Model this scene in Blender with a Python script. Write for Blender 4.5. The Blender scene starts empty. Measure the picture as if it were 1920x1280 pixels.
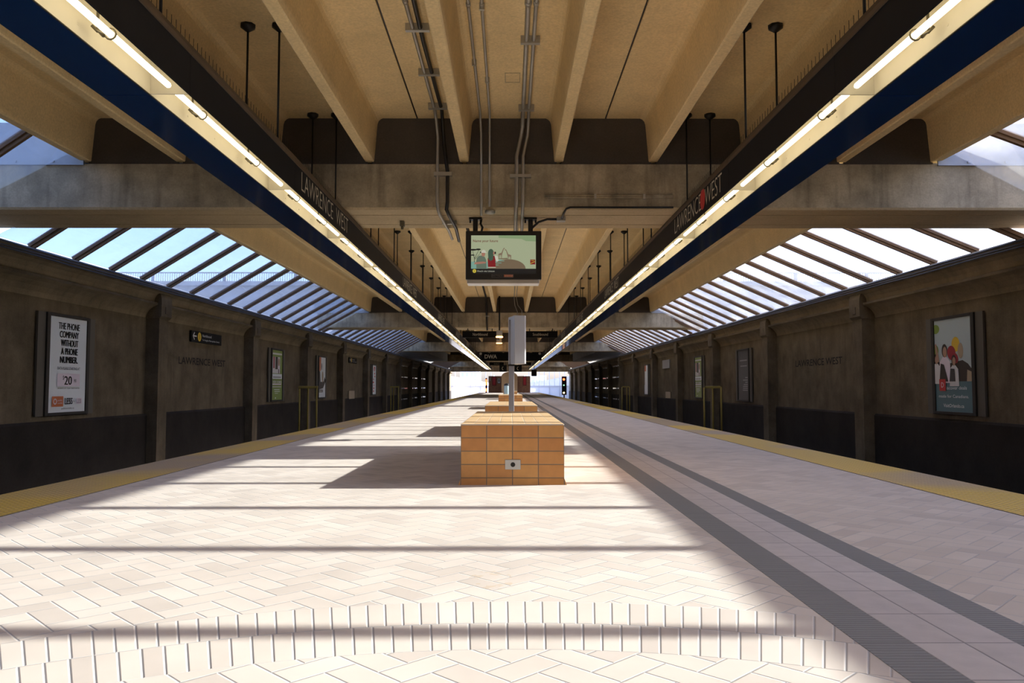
import bpy, bmesh, math, random
from mathutils import Vector, Matrix
random.seed(7)
SC = bpy.context.scene
COL = SC.collection
PI = math.pi

# ------------------------------------------------------------------ camera
cam_data = bpy.data.cameras.new('camera')
cam_data.sensor_width = 36.0
cam_data.lens = 28.0
cam_data.clip_end = 1500
cam = bpy.data.objects.new('camera', cam_data)
COL.objects.link(cam)
cam.location = (-0.02, 0.0, 0.758)
cam.rotation_euler = (math.radians(90 + 3.22), 0, math.radians(-0.15))
SC.camera = cam

# ------------------------------------------------------------------ light
SUN = Vector((1.0, 0.2235, 0.447)).normalized()
world = bpy.data.worlds.new('daylight')
SC.world = world
world.use_nodes = True
wn = world.node_tree
bg = wn.nodes['Background']
sky = wn.nodes.new('ShaderNodeTexSky')
sky.sky_type = 'NISHITA'
sky.sun_disc = False
sky.sun_elevation = math.asin(SUN.z)
sky.sun_rotation = math.atan2(SUN.x, SUN.y)
sky.air_density = 1.0
sky.dust_density = 2.6
tint = wn.nodes.new('ShaderNodeMixRGB')
tint.blend_type = 'MULTIPLY'
tint.inputs[0].default_value = 1.0
tint.inputs[2].default_value = (0.92, 0.96, 1.3, 1)
wn.links.new(sky.outputs[0], tint.inputs[1])
wn.links.new(tint.outputs[0], bg.inputs[0])
bg.inputs[1].default_value = 0.68
sun_data = bpy.data.lights.new('sun', 'SUN')
sun_data.energy = 16.5
sun_data.color = (1.0, 0.95, 0.88)
sun_data.angle = math.radians(0.55)
sun = bpy.data.objects.new('sun', sun_data)
COL.objects.link(sun)
sun.rotation_euler = (-SUN).to_track_quat('-Z', 'Y').to_euler()
TUBE_POWER = 4.5
SC.view_settings.view_transform = 'Standard'
SC.view_settings.look = 'None'
SC.view_settings.exposure = 0.0
SC.view_settings.gamma = 1.0
SC.view_settings.use_curve_mapping = False


# ------------------------------------------------------------------ material helpers
class E:
    """Small arithmetic wrapper around shader math nodes."""
    def __init__(s, nt, sock):
        s.nt, s.k = nt, sock

    def _m(s, op, *a):
        n = s.nt.nodes.new('ShaderNodeMath')
        n.operation = op
        for i, v in enumerate((s,) + a):
            if isinstance(v, E):
                s.nt.links.new(v.k, n.inputs[i])
            else:
                n.inputs[i].default_value = v
        return E(s.nt, n.outputs[0])

    def __add__(s, o): return s._m('ADD', o)
    def __sub__(s, o): return s._m('SUBTRACT', o)
    def __mul__(s, o): return s._m('MULTIPLY', o)
    def __truediv__(s, o): return s._m('DIVIDE', o)
    def lt(s, o): return s._m('LESS_THAN', o)
    def gt(s, o): return s._m('GREATER_THAN', o)
    def floor(s): return s._m('FLOOR')
    def frac(s): return s._m('FRACT')
    def fmod(s, o): return s._m('FLOORED_MODULO', o)
    def min(s, o): return s._m('MINIMUM', o)
    def max(s, o): return s._m('MAXIMUM', o)
    def sqrt(s): return s._m('SQRT')
    def atan2(s, o): return s._m('ARCTAN2', o)
    def sin(s): return s._m('SINE')
    def eq(s, o): return s._m('COMPARE', o, 0.1)
    def inv(s): return (s * -1.0) + 1.0


def new_mat(name):
    m = bpy.data.materials.new(name)
    m.use_nodes = True
    nt = m.node_tree
    return m, nt, nt.nodes['Principled BSDF']


def plain(name, col, rough=0.6, metal=0.0, emit=None, power=0.0, vary=0.0, spec=0.5, scale=6.0):
    m, nt, b = new_mat(name)
    b.inputs['Base Color'].default_value = (*col, 1)
    b.inputs['Roughness'].default_value = rough
    b.inputs['Metallic'].default_value = metal
    b.inputs['Specular IOR Level'].default_value = spec
    if emit:
        b.inputs['Emission Color'].default_value = (*emit, 1)
        b.inputs['Emission Strength'].default_value = power
    if vary:
        tc = nt.nodes.new('ShaderNodeTexCoord')
        n = nt.nodes.new('ShaderNodeTexNoise')
        n.inputs['Scale'].default_value = scale
        n.inputs['Detail'].default_value = 4
        nt.links.new(tc.outputs['Object'], n.inputs['Vector'])
        mx = nt.nodes.new('ShaderNodeMixRGB')
        mx.inputs[1].default_value = (*[c * (1 - vary) for c in col], 1)
        mx.inputs[2].default_value = (*[min(1, c * (1 + vary)) for c in col], 1)
        nt.links.new(n.outputs[0], mx.inputs[0])
        nt.links.new(mx.outputs[0], b.inputs['Base Color'])
    return m


def concrete(name, col, blotch=0.25, streak=0.0, rough=0.85, bump=0.15, stain=(0.03, 0.025, 0.02)):
    m, nt, b = new_mat(name)
    L = nt.links.new
    tc = nt.nodes.new('ShaderNodeTexCoord')
    n1 = nt.nodes.new('ShaderNodeTexNoise')
    n1.inputs['Scale'].default_value = 1.7
    n1.inputs['Detail'].default_value = 7
    n1.inputs['Roughness'].default_value = 0.65
    L(tc.outputs['Object'], n1.inputs['Vector'])
    n2 = nt.nodes.new('ShaderNodeTexNoise')
    n2.inputs['Scale'].default_value = 40
    n2.inputs['Detail'].default_value = 3
    L(tc.outputs['Object'], n2.inputs['Vector'])
    r = nt.nodes.new('ShaderNodeMapRange')
    r.inputs[1].default_value = 0.3
    r.inputs[2].default_value = 0.7
    r.inputs[3].default_value = 1 - blotch
    r.inputs[4].default_value = 1 + blotch
    L(n1.outputs[0], r.inputs[0])
    r2 = nt.nodes.new('ShaderNodeMapRange')
    r2.inputs[1].default_value = 0.3
    r2.inputs[2].default_value = 0.7
    r2.inputs[3].default_value = 0.9
    r2.inputs[4].default_value = 1.1
    L(n2.outputs[0], r2.inputs[0])
    k = E(nt, r.outputs[0]) * E(nt, r2.outputs[0])
    sc = nt.nodes.new('ShaderNodeVectorMath')
    sc.operation = 'SCALE'
    sc.inputs[0].default_value = col
    L(k.k, sc.inputs['Scale'])
    out = sc.outputs[0]
    if streak:
        mp = nt.nodes.new('ShaderNodeMapping')
        mp.inputs['Scale'].default_value = (7, 7, 0.9)
        L(tc.outputs['Object'], mp.inputs[0])
        n3 = nt.nodes.new('ShaderNodeTexNoise')
        n3.inputs['Scale'].default_value = 1.0
        n3.inputs['Detail'].default_value = 5
        L(mp.outputs[0], n3.inputs['Vector'])
        r3 = nt.nodes.new('ShaderNodeMapRange')
        r3.inputs[1].default_value = 0.5
        r3.inputs[2].default_value = 0.72
        r3.inputs[4].default_value = streak
        L(n3.outputs[0], r3.inputs[0])
        mx = nt.nodes.new('ShaderNodeMixRGB')
        mx.inputs[2].default_value = (*stain, 1)
        L(r3.outputs[0], mx.inputs[0])
        L(out, mx.inputs[1])
        out = mx.outputs[0]
    L(out, b.inputs['Base Color'])
    b.inputs['Roughness'].default_value = rough
    b.inputs['Specular IOR Level'].default_value = 0.2
    if bump:
        bp = nt.nodes.new('ShaderNodeBump')
        bp.inputs['Strength'].default_value = bump
        bp.inputs['Distance'].default_value = 0.01
        L(n2.outputs[0], bp.inputs['Height'])
        L(bp.outputs[0], b.inputs['Normal'])
    return m


def floor_material():
    m, nt, b = new_mat('herringbone_clay_pavers')
    L = nt.links.new
    tc = nt.nodes.new('ShaderNodeTexCoord')
    sx = nt.nodes.new('ShaderNodeSeparateXYZ')
    L(tc.outputs['Object'], sx.inputs[0])
    x, y = E(nt, sx.outputs[0]), E(nt, sx.outputs[1])
    w = 0.1
    c = math.cos(PI / 4) / w
    u = (x + y) * c + 400.35
    v = (y - x) * c + 400.1
    i, j = u.floor(), v.floor()
    fu, fv = u.frac(), v.frac()
    md = (i - j).fmod(4.0)
    m0, m1, m2, m3 = md.eq(0.0), md.eq(1.0), md.eq(2.0), md.eq(3.0)
    left = fu + m1 * 9.0
    right = fu.inv() + m0 * 9.0
    bot = fv + m2 * 9.0
    top = fv.inv() + m3 * 9.0
    d = left.min(right).min(bot.min(top)) * w
    bi, bj = i - m1, j - m2
    # two soldier courses on a ring
    yc = y - 0.11
    rr = (x * x + yc * yc).sqrt()
    th = x.atan2(yc)
    a = (rr - 2.235) / 0.2575
    row = a.floor()
    cnt = row * 4.0 + 41.0
    t = th * cnt + 300.5
    ft = t.frac()
    fa = a.frac()
    dr = (ft.min(ft.inv()) * 0.0565).min(fa.min(fa.inv()) * 0.2575)
    inring = rr.gt(2.235) * rr.lt(2.75) * y.gt(0.11)
    out = inring.inv()
    d = d * out + dr * inring
    # expansion joint across the platform
    dj = (y - 3.874)._m('ABSOLUTE')
    d = d.min(dj + 0.0025)
    idx = bi * out + t.floor() * inring
    idy = bj * out + (row + 900.0) * inring
    cb = nt.nodes.new('ShaderNodeCombineXYZ')
    L(idx.k, cb.inputs[0])
    L(idy.k, cb.inputs[1])
    wn_ = nt.nodes.new('ShaderNodeTexWhiteNoise')
    wn_.noise_dimensions = '2D'
    L(cb.outputs[0], wn_.inputs['Vector'])
    ramp = nt.nodes.new('ShaderNodeValToRGB')
    cr = ramp.color_ramp
    cr.elements[0].color = (0.47, 0.415, 0.36, 1)
    cr.elements[1].color = (0.565, 0.505, 0.44, 1)
    e = cr.elements.new(0.35)
    e.color = (0.53, 0.47, 0.405, 1)
    L(wn_.outputs[0], ramp.inputs[0])
    nz = nt.nodes.new('ShaderNodeTexNoise')
    nz.inputs['Scale'].default_value = 2.5
    nz.inputs['Detail'].default_value = 6
    L(tc.outputs['Object'], nz.inputs['Vector'])
    mr = nt.nodes.new('ShaderNodeMapRange')
    mr.inputs[1].default_value = 0.3
    mr.inputs[2].default_value = 0.7
    mr.inputs[3].default_value = 0.92
    mr.inputs[4].default_value = 1.06
    L(nz.outputs[0], mr.inputs[0])
    # tan spill stain a few steps ahead
    ex, ey = (x + 0.095) / 0.09, (y - 3.17) / 0.16
    er = (ex * ex + ey * ey).sqrt()
    nz2 = nt.nodes.new('ShaderNodeTexNoise')
    nz2.inputs['Scale'].default_value = 16
    L(tc.outputs['Object'], nz2.inputs['Vector'])
    stain = er.lt(1.0) * er.gt(0.55) * E(nt, nz2.outputs[0]).gt(0.55) * 0.35
    sc = nt.nodes.new('ShaderNodeVectorMath')
    sc.operation = 'SCALE'
    L(ramp.outputs[0], sc.inputs[0])
    L(mr.outputs[0], sc.inputs['Scale'])
    ms = nt.nodes.new('ShaderNodeMixRGB')
    ms.inputs[2].default_value = (0.42, 0.30, 0.16, 1)
    L(stain.k, ms.inputs[0])
    L(sc.outputs[0], ms.inputs[1])
    joint = d.lt(0.0028)
    mj = nt.nodes.new('ShaderNodeMixRGB')
    mj.inputs[2].default_value = (0.43, 0.415, 0.40, 1)
    L(joint.k, mj.inputs[0])
    L(ms.outputs[0], mj.inputs[1])
    L(mj.outputs[0], b.inputs['Base Color'])
    hgt = (d / 0.005).min(1.0)
    bp = nt.nodes.new('ShaderNodeBump')
    bp.inputs['Strength'].default_value = 0.6
    bp.inputs['Distance'].default_value = 0.003
    L(hgt.k, bp.inputs['Height'])
    L(bp.outputs[0], b.inputs['Normal'])
    b.inputs['Roughness'].default_value = 0.75
    b.inputs['Specular IOR Level'].default_value = 0.25
    return m


def grid_material(name, cols, pu, pv, joint, jw, axes, rough=0.5, offs=(0, 0), half_v=None):
    """stack-bonded tiles; axes picks the two object coordinates."""
    m, nt, b = new_mat(name)
    L = nt.links.new
    tc = nt.nodes.new('ShaderNodeTexCoord')
    sx = nt.nodes.new('ShaderNodeSeparateXYZ')
    L(tc.outputs['Object'], sx.inputs[0])
    u = (E(nt, sx.outputs[axes[0]]) + offs[0]) / pu + 500.0
    v = (E(nt, sx.outputs[axes[1]]) + offs[1]) / pv + 500.0
    fu, fv = u.frac(), v.frac()
    d = (fu.min(fu.inv()) * pu).min(fv.min(fv.inv()) * pv)
    cb = nt.nodes.new('ShaderNodeCombineXYZ')
    L(u.floor().k, cb.inputs[0])
    L(v.floor().k, cb.inputs[1])
    wn_ = nt.nodes.new('ShaderNodeTexWhiteNoise')
    wn_.noise_dimensions = '2D'
    L(cb.outputs[0], wn_.inputs['Vector'])
    ramp = nt.nodes.new('ShaderNodeValToRGB')
    ramp.color_ramp.elements[0].color = (*cols[0], 1)
    ramp.color_ramp.elements[1].color = (*cols[1], 1)
    L(wn_.outputs[0], ramp.inputs[0])
    nz = nt.nodes.new('ShaderNodeTexNoise')
    nz.inputs['Scale'].default_value = 12
    nz.inputs['Detail'].default_value = 5
    L(tc.outputs['Object'], nz.inputs['Vector'])
    mr = nt.nodes.new('ShaderNodeMapRange')
    mr.inputs[3].default_value = 0.8
    mr.inputs[4].default_value = 1.2
    L(nz.outputs[0], mr.inputs[0])
    sc = nt.nodes.new('ShaderNodeVectorMath')
    sc.operation = 'SCALE'
    L(ramp.outputs[0], sc.inputs[0])
    L(mr.outputs[0], sc.inputs['Scale'])
    mj = nt.nodes.new('ShaderNodeMixRGB')
    mj.inputs[2].default_value = (*joint, 1)
    L(d.lt(jw).k, mj.inputs[0])
    L(sc.outputs[0], mj.inputs[1])
    L(mj.outputs[0], b.inputs['Base Color'])
    bp = nt.nodes.new('ShaderNodeBump')
    bp.inputs['Strength'].default_value = 0.5
    bp.inputs['Distance'].default_value = 0.003
    L((d / (jw * 2)).min(1.0).k, bp.inputs['Height'])
    L(bp.outputs[0], b.inputs['Normal'])
    b.inputs['Roughness'].default_value = rough
    return m


def tactile_material():
    m, nt, b = new_mat('domed_edge_tile')
    L = nt.links.new
    tc = nt.nodes.new('ShaderNodeTexCoord')
    sx = nt.nodes.new('ShaderNodeSeparateXYZ')
    L(tc.outputs['Object'], sx.inputs[0])
    x, y = E(nt, sx.outputs[0]), E(nt, sx.outputs[1])
    p = 0.05
    fx = ((x / p + 500.0).frac() - 0.5)
    fy = ((y / p + 500.0).frac() - 0.5)
    r = (fx * fx + fy * fy).sqrt()
    dome = (r * -2.6 + 1.0).max(0.0)
    mp = nt.nodes.new('ShaderNodeMapping')
    mp.inputs['Scale'].default_value = (0.25, 0.33, 1)
    L(tc.outputs['Object'], mp.inputs[0])
    nz = nt.nodes.new('ShaderNodeTexNoise')
    nz.inputs['Scale'].default_value = 1.0
    nz.inputs['Detail'].default_value = 2
    L(mp.outputs[0], nz.inputs['Vector'])
    worn = nt.nodes.new('ShaderNodeMapRange')
    worn.inputs[1].default_value = 0.46
    worn.inputs[2].default_value = 0.54
    L(nz.outputs[0], worn.inputs[0])
    mx = nt.nodes.new('ShaderNodeMixRGB')
    mx.inputs[1].default_value = (0.70, 0.47, 0.04, 1)
    mx.inputs[2].default_value = (0.46, 0.34, 0.17, 1)
    L(worn.outputs[0], mx.inputs[0])
    md = nt.nodes.new('ShaderNodeMixRGB')
    md.blend_type = 'MULTIPLY'
    md.inputs[2].default_value = (0.6, 0.57, 0.55, 1)
    L((r.gt(0.36) * 0.7).k, md.inputs[0])
    L(mx.outputs[0], md.inputs[1])
    L(md.outputs[0], b.inputs['Base Color'])
    bp = nt.nodes.new('ShaderNodeBump')
    bp.inputs['Strength'].default_value = 1.0
    bp.inputs['Distance'].default_value = 0.012
    L(dome.k, bp.inputs['Height'])
    L(bp.outputs[0], b.inputs['Normal'])
    b.inputs['Roughness'].default_value = 0.6
    return m


def ribbed_material(name, col):
    m, nt, b = new_mat(name)
    L = nt.links.new
    tc = nt.nodes.new('ShaderNodeTexCoord')
    sx = nt.nodes.new('ShaderNodeSeparateXYZ')
    L(tc.outputs['Object'], sx.inputs[0])
    y = E(nt, sx.outputs[1])
    rib = (y * (2 * PI / 0.022)).sin() * 0.5 + 0.5
    fj = (y / 0.3 + 500.0).frac()
    jt = fj.lt(0.015)
    mx = nt.nodes.new('ShaderNodeMixRGB')
    mx.inputs[1].default_value = (*[c * 0.7 for c in col], 1)
    mx.inputs[2].default_value = (*col, 1)
    L((rib * jt.inv()).k, mx.inputs[0])
    L(mx.outputs[0], b.inputs['Base Color'])
    bp = nt.nodes.new('ShaderNodeBump')
    bp.inputs['Strength'].default_value = 0.7
    bp.inputs['Distance'].default_value = 0.004
    L(rib.k, bp.inputs['Height'])
    L(bp.outputs[0], b.inputs['Normal'])
    b.inputs['Roughness'].default_value = 0.7
    return m


def glass_material():
    m = bpy.data.materials.new('dusty_roof_glazing')
    m.use_nodes = True
    nt = m.node_tree
    nt.nodes.clear()
    L = nt.links.new
    out = nt.nodes.new('ShaderNodeOutputMaterial')
    tr = nt.nodes.new('ShaderNodeBsdfTransparent')
    tr.inputs[0].default_value = (0.93, 0.96, 0.98, 1)
    tl = nt.nodes.new('ShaderNodeBsdfTranslucent')
    tl.inputs[0].default_value = (0.85, 0.88, 0.92, 1)
    gl = nt.nodes.new('ShaderNodeBsdfGlossy')
    gl.inputs['Roughness'].default_value = 0.05
    tc = nt.nodes.new('ShaderNodeTexCoord')
    nz = nt.nodes.new('ShaderNodeTexNoise')
    nz.inputs['Scale'].default_value = 1.3
    nz.inputs['Detail'].default_value = 5
    L(tc.outputs['Object'], nz.inputs['Vector'])
    mr = nt.nodes.new('ShaderNodeMapRange')
    mr.inputs[1].default_value = 0.3
    mr.inputs[2].default_value = 0.7
    mr.inputs[3].default_value = 0.03
    mr.inputs[4].default_value = 0.11
    L(nz.outputs[0], mr.inputs[0])
    a = nt.nodes.new('ShaderNodeMixShader')
    L(mr.outputs[0], a.inputs[0])
    L(tr.outputs[0], a.inputs[1])
    L(tl.outputs[0], a.inputs[2])
    fr = nt.nodes.new('ShaderNodeFresnel')
    fr.inputs[0].default_value = 1.35
    b2 = nt.nodes.new('ShaderNodeMixShader')
    L((E(nt, fr.outputs[0]) * 0.5).k, b2.inputs[0])
    L(a.outputs[0], b2.inputs[1])
    L(gl.outputs[0], b2.inputs[2])
    L(b2.outputs[0], out.inputs[0])
    return m


M = {}
M['floor'] = floor_material()
M['tactile'] = tactile_material()
M['dark_band'] = ribbed_material('ribbed_grey_guide_tile', (0.20, 0.20, 0.195))
M['light_band'] = grid_material('pale_guide_tile', ((0.42, 0.375, 0.345), (0.47, 0.42, 0.385)), 0.155, 0.30, (0.2, 0.18, 0.17), 0.003, (0, 1), offs=(-1.17, 0))
M['bench_front'] = grid_material('clay_bench_tile_front', ((0.54, 0.225, 0.06), (0.66, 0.33, 0.095)), 0.2, 0.1026, (0.2, 0.14, 0.09), 0.0035, (0, 2), offs=(0, -0.463))
M['bench_side'] = grid_material('clay_bench_tile_side', ((0.54, 0.225, 0.06), (0.66, 0.33, 0.095)), 0.2, 0.1026, (0.2, 0.14, 0.09), 0.0035, (1, 2), offs=(0, -0.463))
M['bench_top'] = grid_material('clay_bench_tile_top', ((0.50, 0.33, 0.16), (0.60, 0.42, 0.23)), 0.1, 0.2, (0.5, 0.42, 0.33), 0.0025, (0, 1))
M['ceiling'] = concrete('painted_tan_concrete', (0.80, 0.61, 0.32), blotch=0.08, rough=0.8, bump=0.05)
M['beam'] = concrete('weathered_beam_concrete', (0.40, 0.335, 0.225), blotch=0.4, streak=0.42)
M['soffit'] = concrete('painted_beam_soffit', (0.52, 0.41, 0.25), blotch=0.12, bump=0.05)
M['closure'] = concrete('dark_closure_panel', (0.085, 0.072, 0.06), blotch=0.15, rough=0.6)  # dark base colour stands for the unlit gaps between the ribs
M['wall'] = concrete('soot_stained_wall_concrete', (0.145, 0.115, 0.073), blotch=0.35, streak=0.25)
M['soot'] = concrete('soot_black_base_concrete', (0.03, 0.025, 0.02), blotch=0.3)  # near-black colour carries both soot and the shade low on the wall
M['cove'] = concrete('paler_cove_concrete', (0.27, 0.22, 0.145), blotch=0.25, streak=0.2)  # paler colour paints in the light bouncing up from the floor
M['trackbed'] = concrete('black_track_bed', (0.03, 0.028, 0.026), blotch=0.3)
M['platform_side'] = concrete('platform_side_concrete', (0.12, 0.11, 0.1))
M['flashing'] = plain('zinc_flashing', (0.33, 0.34, 0.36), 0.45, 0.3, vary=0.15)
M['glass'] = glass_material()
M['mullion'] = plain('brown_painted_bar', (0.17, 0.105, 0.062), 0.75, spec=0.15)
M['outer_concrete'] = concrete('bridge_concrete', (0.40, 0.40, 0.40), blotch=0.15)
M['ground'] = concrete('pale_ground', (0.55, 0.53, 0.48), blotch=0.15)
M['asphalt'] = concrete('asphalt', (0.12, 0.12, 0.12))
M['black_board'] = plain('black_enamel_board', (0.013, 0.014, 0.017), 0.6, vary=0.2, spec=0.12)
M['rail_brown'] = plain('rusty_top_rail', (0.09, 0.06, 0.035), 0.7, vary=0.3)
M['white_reflector'] = plain('cream_enamel_reflector', (0.70, 0.65, 0.52), 0.5, vary=0.06)
M['blue'] = plain('navy_enamel_fascia', (0.006, 0.024, 0.085), 0.12, vary=0.1)
M['tube'] = plain('fluorescent_tube_glow', (0.9, 0.9, 0.85), 0.3, emit=(1.0, 0.87, 0.62), power=TUBE_POWER)
M['dark_metal'] = plain('black_iron', (0.02, 0.018, 0.016), 0.5, 0.4)
M['clip'] = plain('tarnished_lampholder', (0.16, 0.14, 0.09), 0.5, 0.5)
M['galv'] = plain('galvanised_conduit', (0.42, 0.40, 0.35), 0.4, 0.5, vary=0.2)
M['black_cable'] = plain('black_cable_sheath', (0.012, 0.011, 0.01), 0.4)
M['blue_cable'] = plain('dusty_blue_black_cable', (0.035, 0.05, 0.09), 0.45)
M['letter'] = plain('cream_lettering', (0.62, 0.58, 0.45), 0.5)
M['engraved'] = plain('recessed_dark_lettering', (0.012, 0.01, 0.008), 0.9)
M['white'] = plain('white_print', (0.72, 0.72, 0.72), 0.5)
M['poster_white'] = plain('pale_blue_white_poster', (0.80, 0.86, 0.89), 0.4)
M['ink'] = plain('black_ink', (0.010, 0.010, 0.010), 0.6, spec=0.1)
M['pink_white'] = plain('pale_pink_print', (0.82, 0.74, 0.82), 0.4)
M['orange'] = plain('orange_print', (0.62, 0.16, 0.04), 0.4)
M['green'] = plain('olive_green_print', (0.22, 0.32, 0.05), 0.4)
M['teal'] = plain('slate_teal_print', (0.09, 0.19, 0.22), 0.4)
M['sky_print'] = plain('washed_sky_print', (0.45, 0.55, 0.58), 0.4)
M['red'] = plain('red_print', (0.55, 0.02, 0.025), 0.4)
M['dark_red'] = plain('crimson_print', (0.32, 0.015, 0.03), 0.5)
M['yellow'] = plain('yellow_print', (0.75, 0.50, 0.03), 0.4)
M['skin'] = plain('skin_print', (0.45, 0.27, 0.18), 0.5)
M['hair_print'] = plain('dark_hair_print', (0.03, 0.018, 0.012), 0.5)
M['tan_print'] = plain('tan_print', (0.42, 0.33, 0.22), 0.5)
M['grey_print'] = plain('grey_print', (0.3, 0.3, 0.31), 0.5)
M['dark_print'] = plain('near_black_print', (0.03, 0.03, 0.035), 0.4)
M['frame'] = plain('dark_bronze_frame', (0.025, 0.022, 0.018), 0.5, 0.3)
M['board_back'] = plain('grey_brown_backing', (0.10, 0.09, 0.07), 0.6)
M['steel'] = plain('brushed_steel', (0.50, 0.49, 0.47), 0.35, 0.8, vary=0.1)
M['pale_metal'] = plain('pale_grey_cabinet', (0.52, 0.50, 0.48), 0.4, 0.1)
M['pole'] = plain('grey_painted_post', (0.30, 0.28, 0.28), 0.5)
M['yellow_paint'] = plain('yellow_painted_pipe', (0.32, 0.235, 0.04), 0.6, vary=0.2)
M['brick'] = grid_material('brown_end_wall_brick', ((0.24, 0.115, 0.06), (0.31, 0.16, 0.085)), 0.2, 0.1, (0.2, 0.12, 0.08), 0.003, (0, 2))
M['tan_wall'] = concrete('tan_rendered_column', (0.38, 0.27, 0.17), blotch=0.1)
M['white_paint'] = plain('white_painted_steel', (0.8, 0.8, 0.8), 0.5)
M['gloss_bar'] = plain('glossy_white_bar', (0.85, 0.85, 0.85), 0.1, spec=1.0)
M['frosted'], nt_, b_ = new_mat('frosted_white_panel')
b_.inputs['Base Color'].default_value = (0.85, 0.86, 0.88, 1)
b_.inputs['Roughness'].default_value = 0.6
tl_ = nt_.nodes.new('ShaderNodeBsdfTranslucent'); tl_.inputs[0].default_value = (0.9, 0.9, 0.9, 1)
mx_ = nt_.nodes.new('ShaderNodeMixShader'); mx_.inputs[0].default_value = 0.7
nt_.links.new(b_.outputs[0], mx_.inputs[1]); nt_.links.new(tl_.outputs[0], mx_.inputs[2])
nt_.links.new(mx_.outputs[0], nt_.nodes['Material Output'].inputs[0])
M['housing'] = plain('black_screen_housing', (0.012, 0.012, 0.013), 0.4)
M['lamp_glow'] = plain('amber_lamp_glow', (0.9, 0.8, 0.6), 0.4, emit=(1.0, 0.5, 0.16), power=6.0)
M['globe'] = plain('opal_globe', (0.75, 0.72, 0.62), 0.3)
M['red_light'] = plain('red_signal_light', (0.6, 0.02, 0.01), 0.3, emit=(1.0, 0.12, 0.03), power=6.0)
M['green_light'] = plain('green_signal_light', (0.2, 0.7, 0.4), 0.3, emit=(0.45, 1.0, 0.6), power=1.4)
M['yellow_light'] = plain('yellow_signal_light', (0.8, 0.6, 0.2), 0.3, emit=(1.0, 0.7, 0.3), power=5.0)
M['blue_light'] = plain('pale_blue_light', (0.5, 0.6, 0.9), 0.3, emit=(0.5, 0.72, 1.0), power=2.0)
M['clear_bag'] = plain('clear_blue_bag', (0.45, 0.62, 0.68), 0.25)
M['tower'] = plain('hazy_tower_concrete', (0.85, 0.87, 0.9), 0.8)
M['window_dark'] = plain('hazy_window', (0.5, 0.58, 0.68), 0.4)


def screen_mat(name, col, k=0.75):
    return plain(name, tuple(c * 0.1 for c in col), 0.3, emit=col, power=k)


M['s_bg'] = screen_mat('lit_screen_sage', (0.42, 0.47, 0.30))
M['s_bg2'] = screen_mat('lit_screen_green', (0.27, 0.38, 0.20))
M['s_hill'] = screen_mat('lit_screen_brown_hill', (0.20, 0.145, 0.09))
M['s_teal'] = screen_mat('lit_screen_teal', (0.22, 0.42, 0.34))
M['s_red'] = screen_mat('lit_screen_red', (0.24, 0.015, 0.02))
M['s_green'] = screen_mat('lit_screen_dark_green', (0.06, 0.11, 0.075))
M['s_shirt'] = screen_mat('lit_screen_grey_green', (0.14, 0.19, 0.14))
M['s_skin'] = screen_mat('lit_screen_skin', (0.42, 0.20, 0.14))
M['s_white'] = screen_mat('lit_screen_white', (0.62, 0.62, 0.5))
M['s_black'] = screen_mat('lit_screen_black', (0.012, 0.012, 0.013))
M['s_text'] = screen_mat('lit_screen_maroon_text', (0.16, 0.02, 0.015))
M['s_giraffe'] = screen_mat('lit_screen_tan_grey', (0.25, 0.18, 0.12))
M['s_yellow'] = screen_mat('lit_screen_yellow', (0.62, 0.5, 0.06))
M['s_orange'] = screen_mat('lit_screen_orange', (0.55, 0.13, 0.04))


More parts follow.
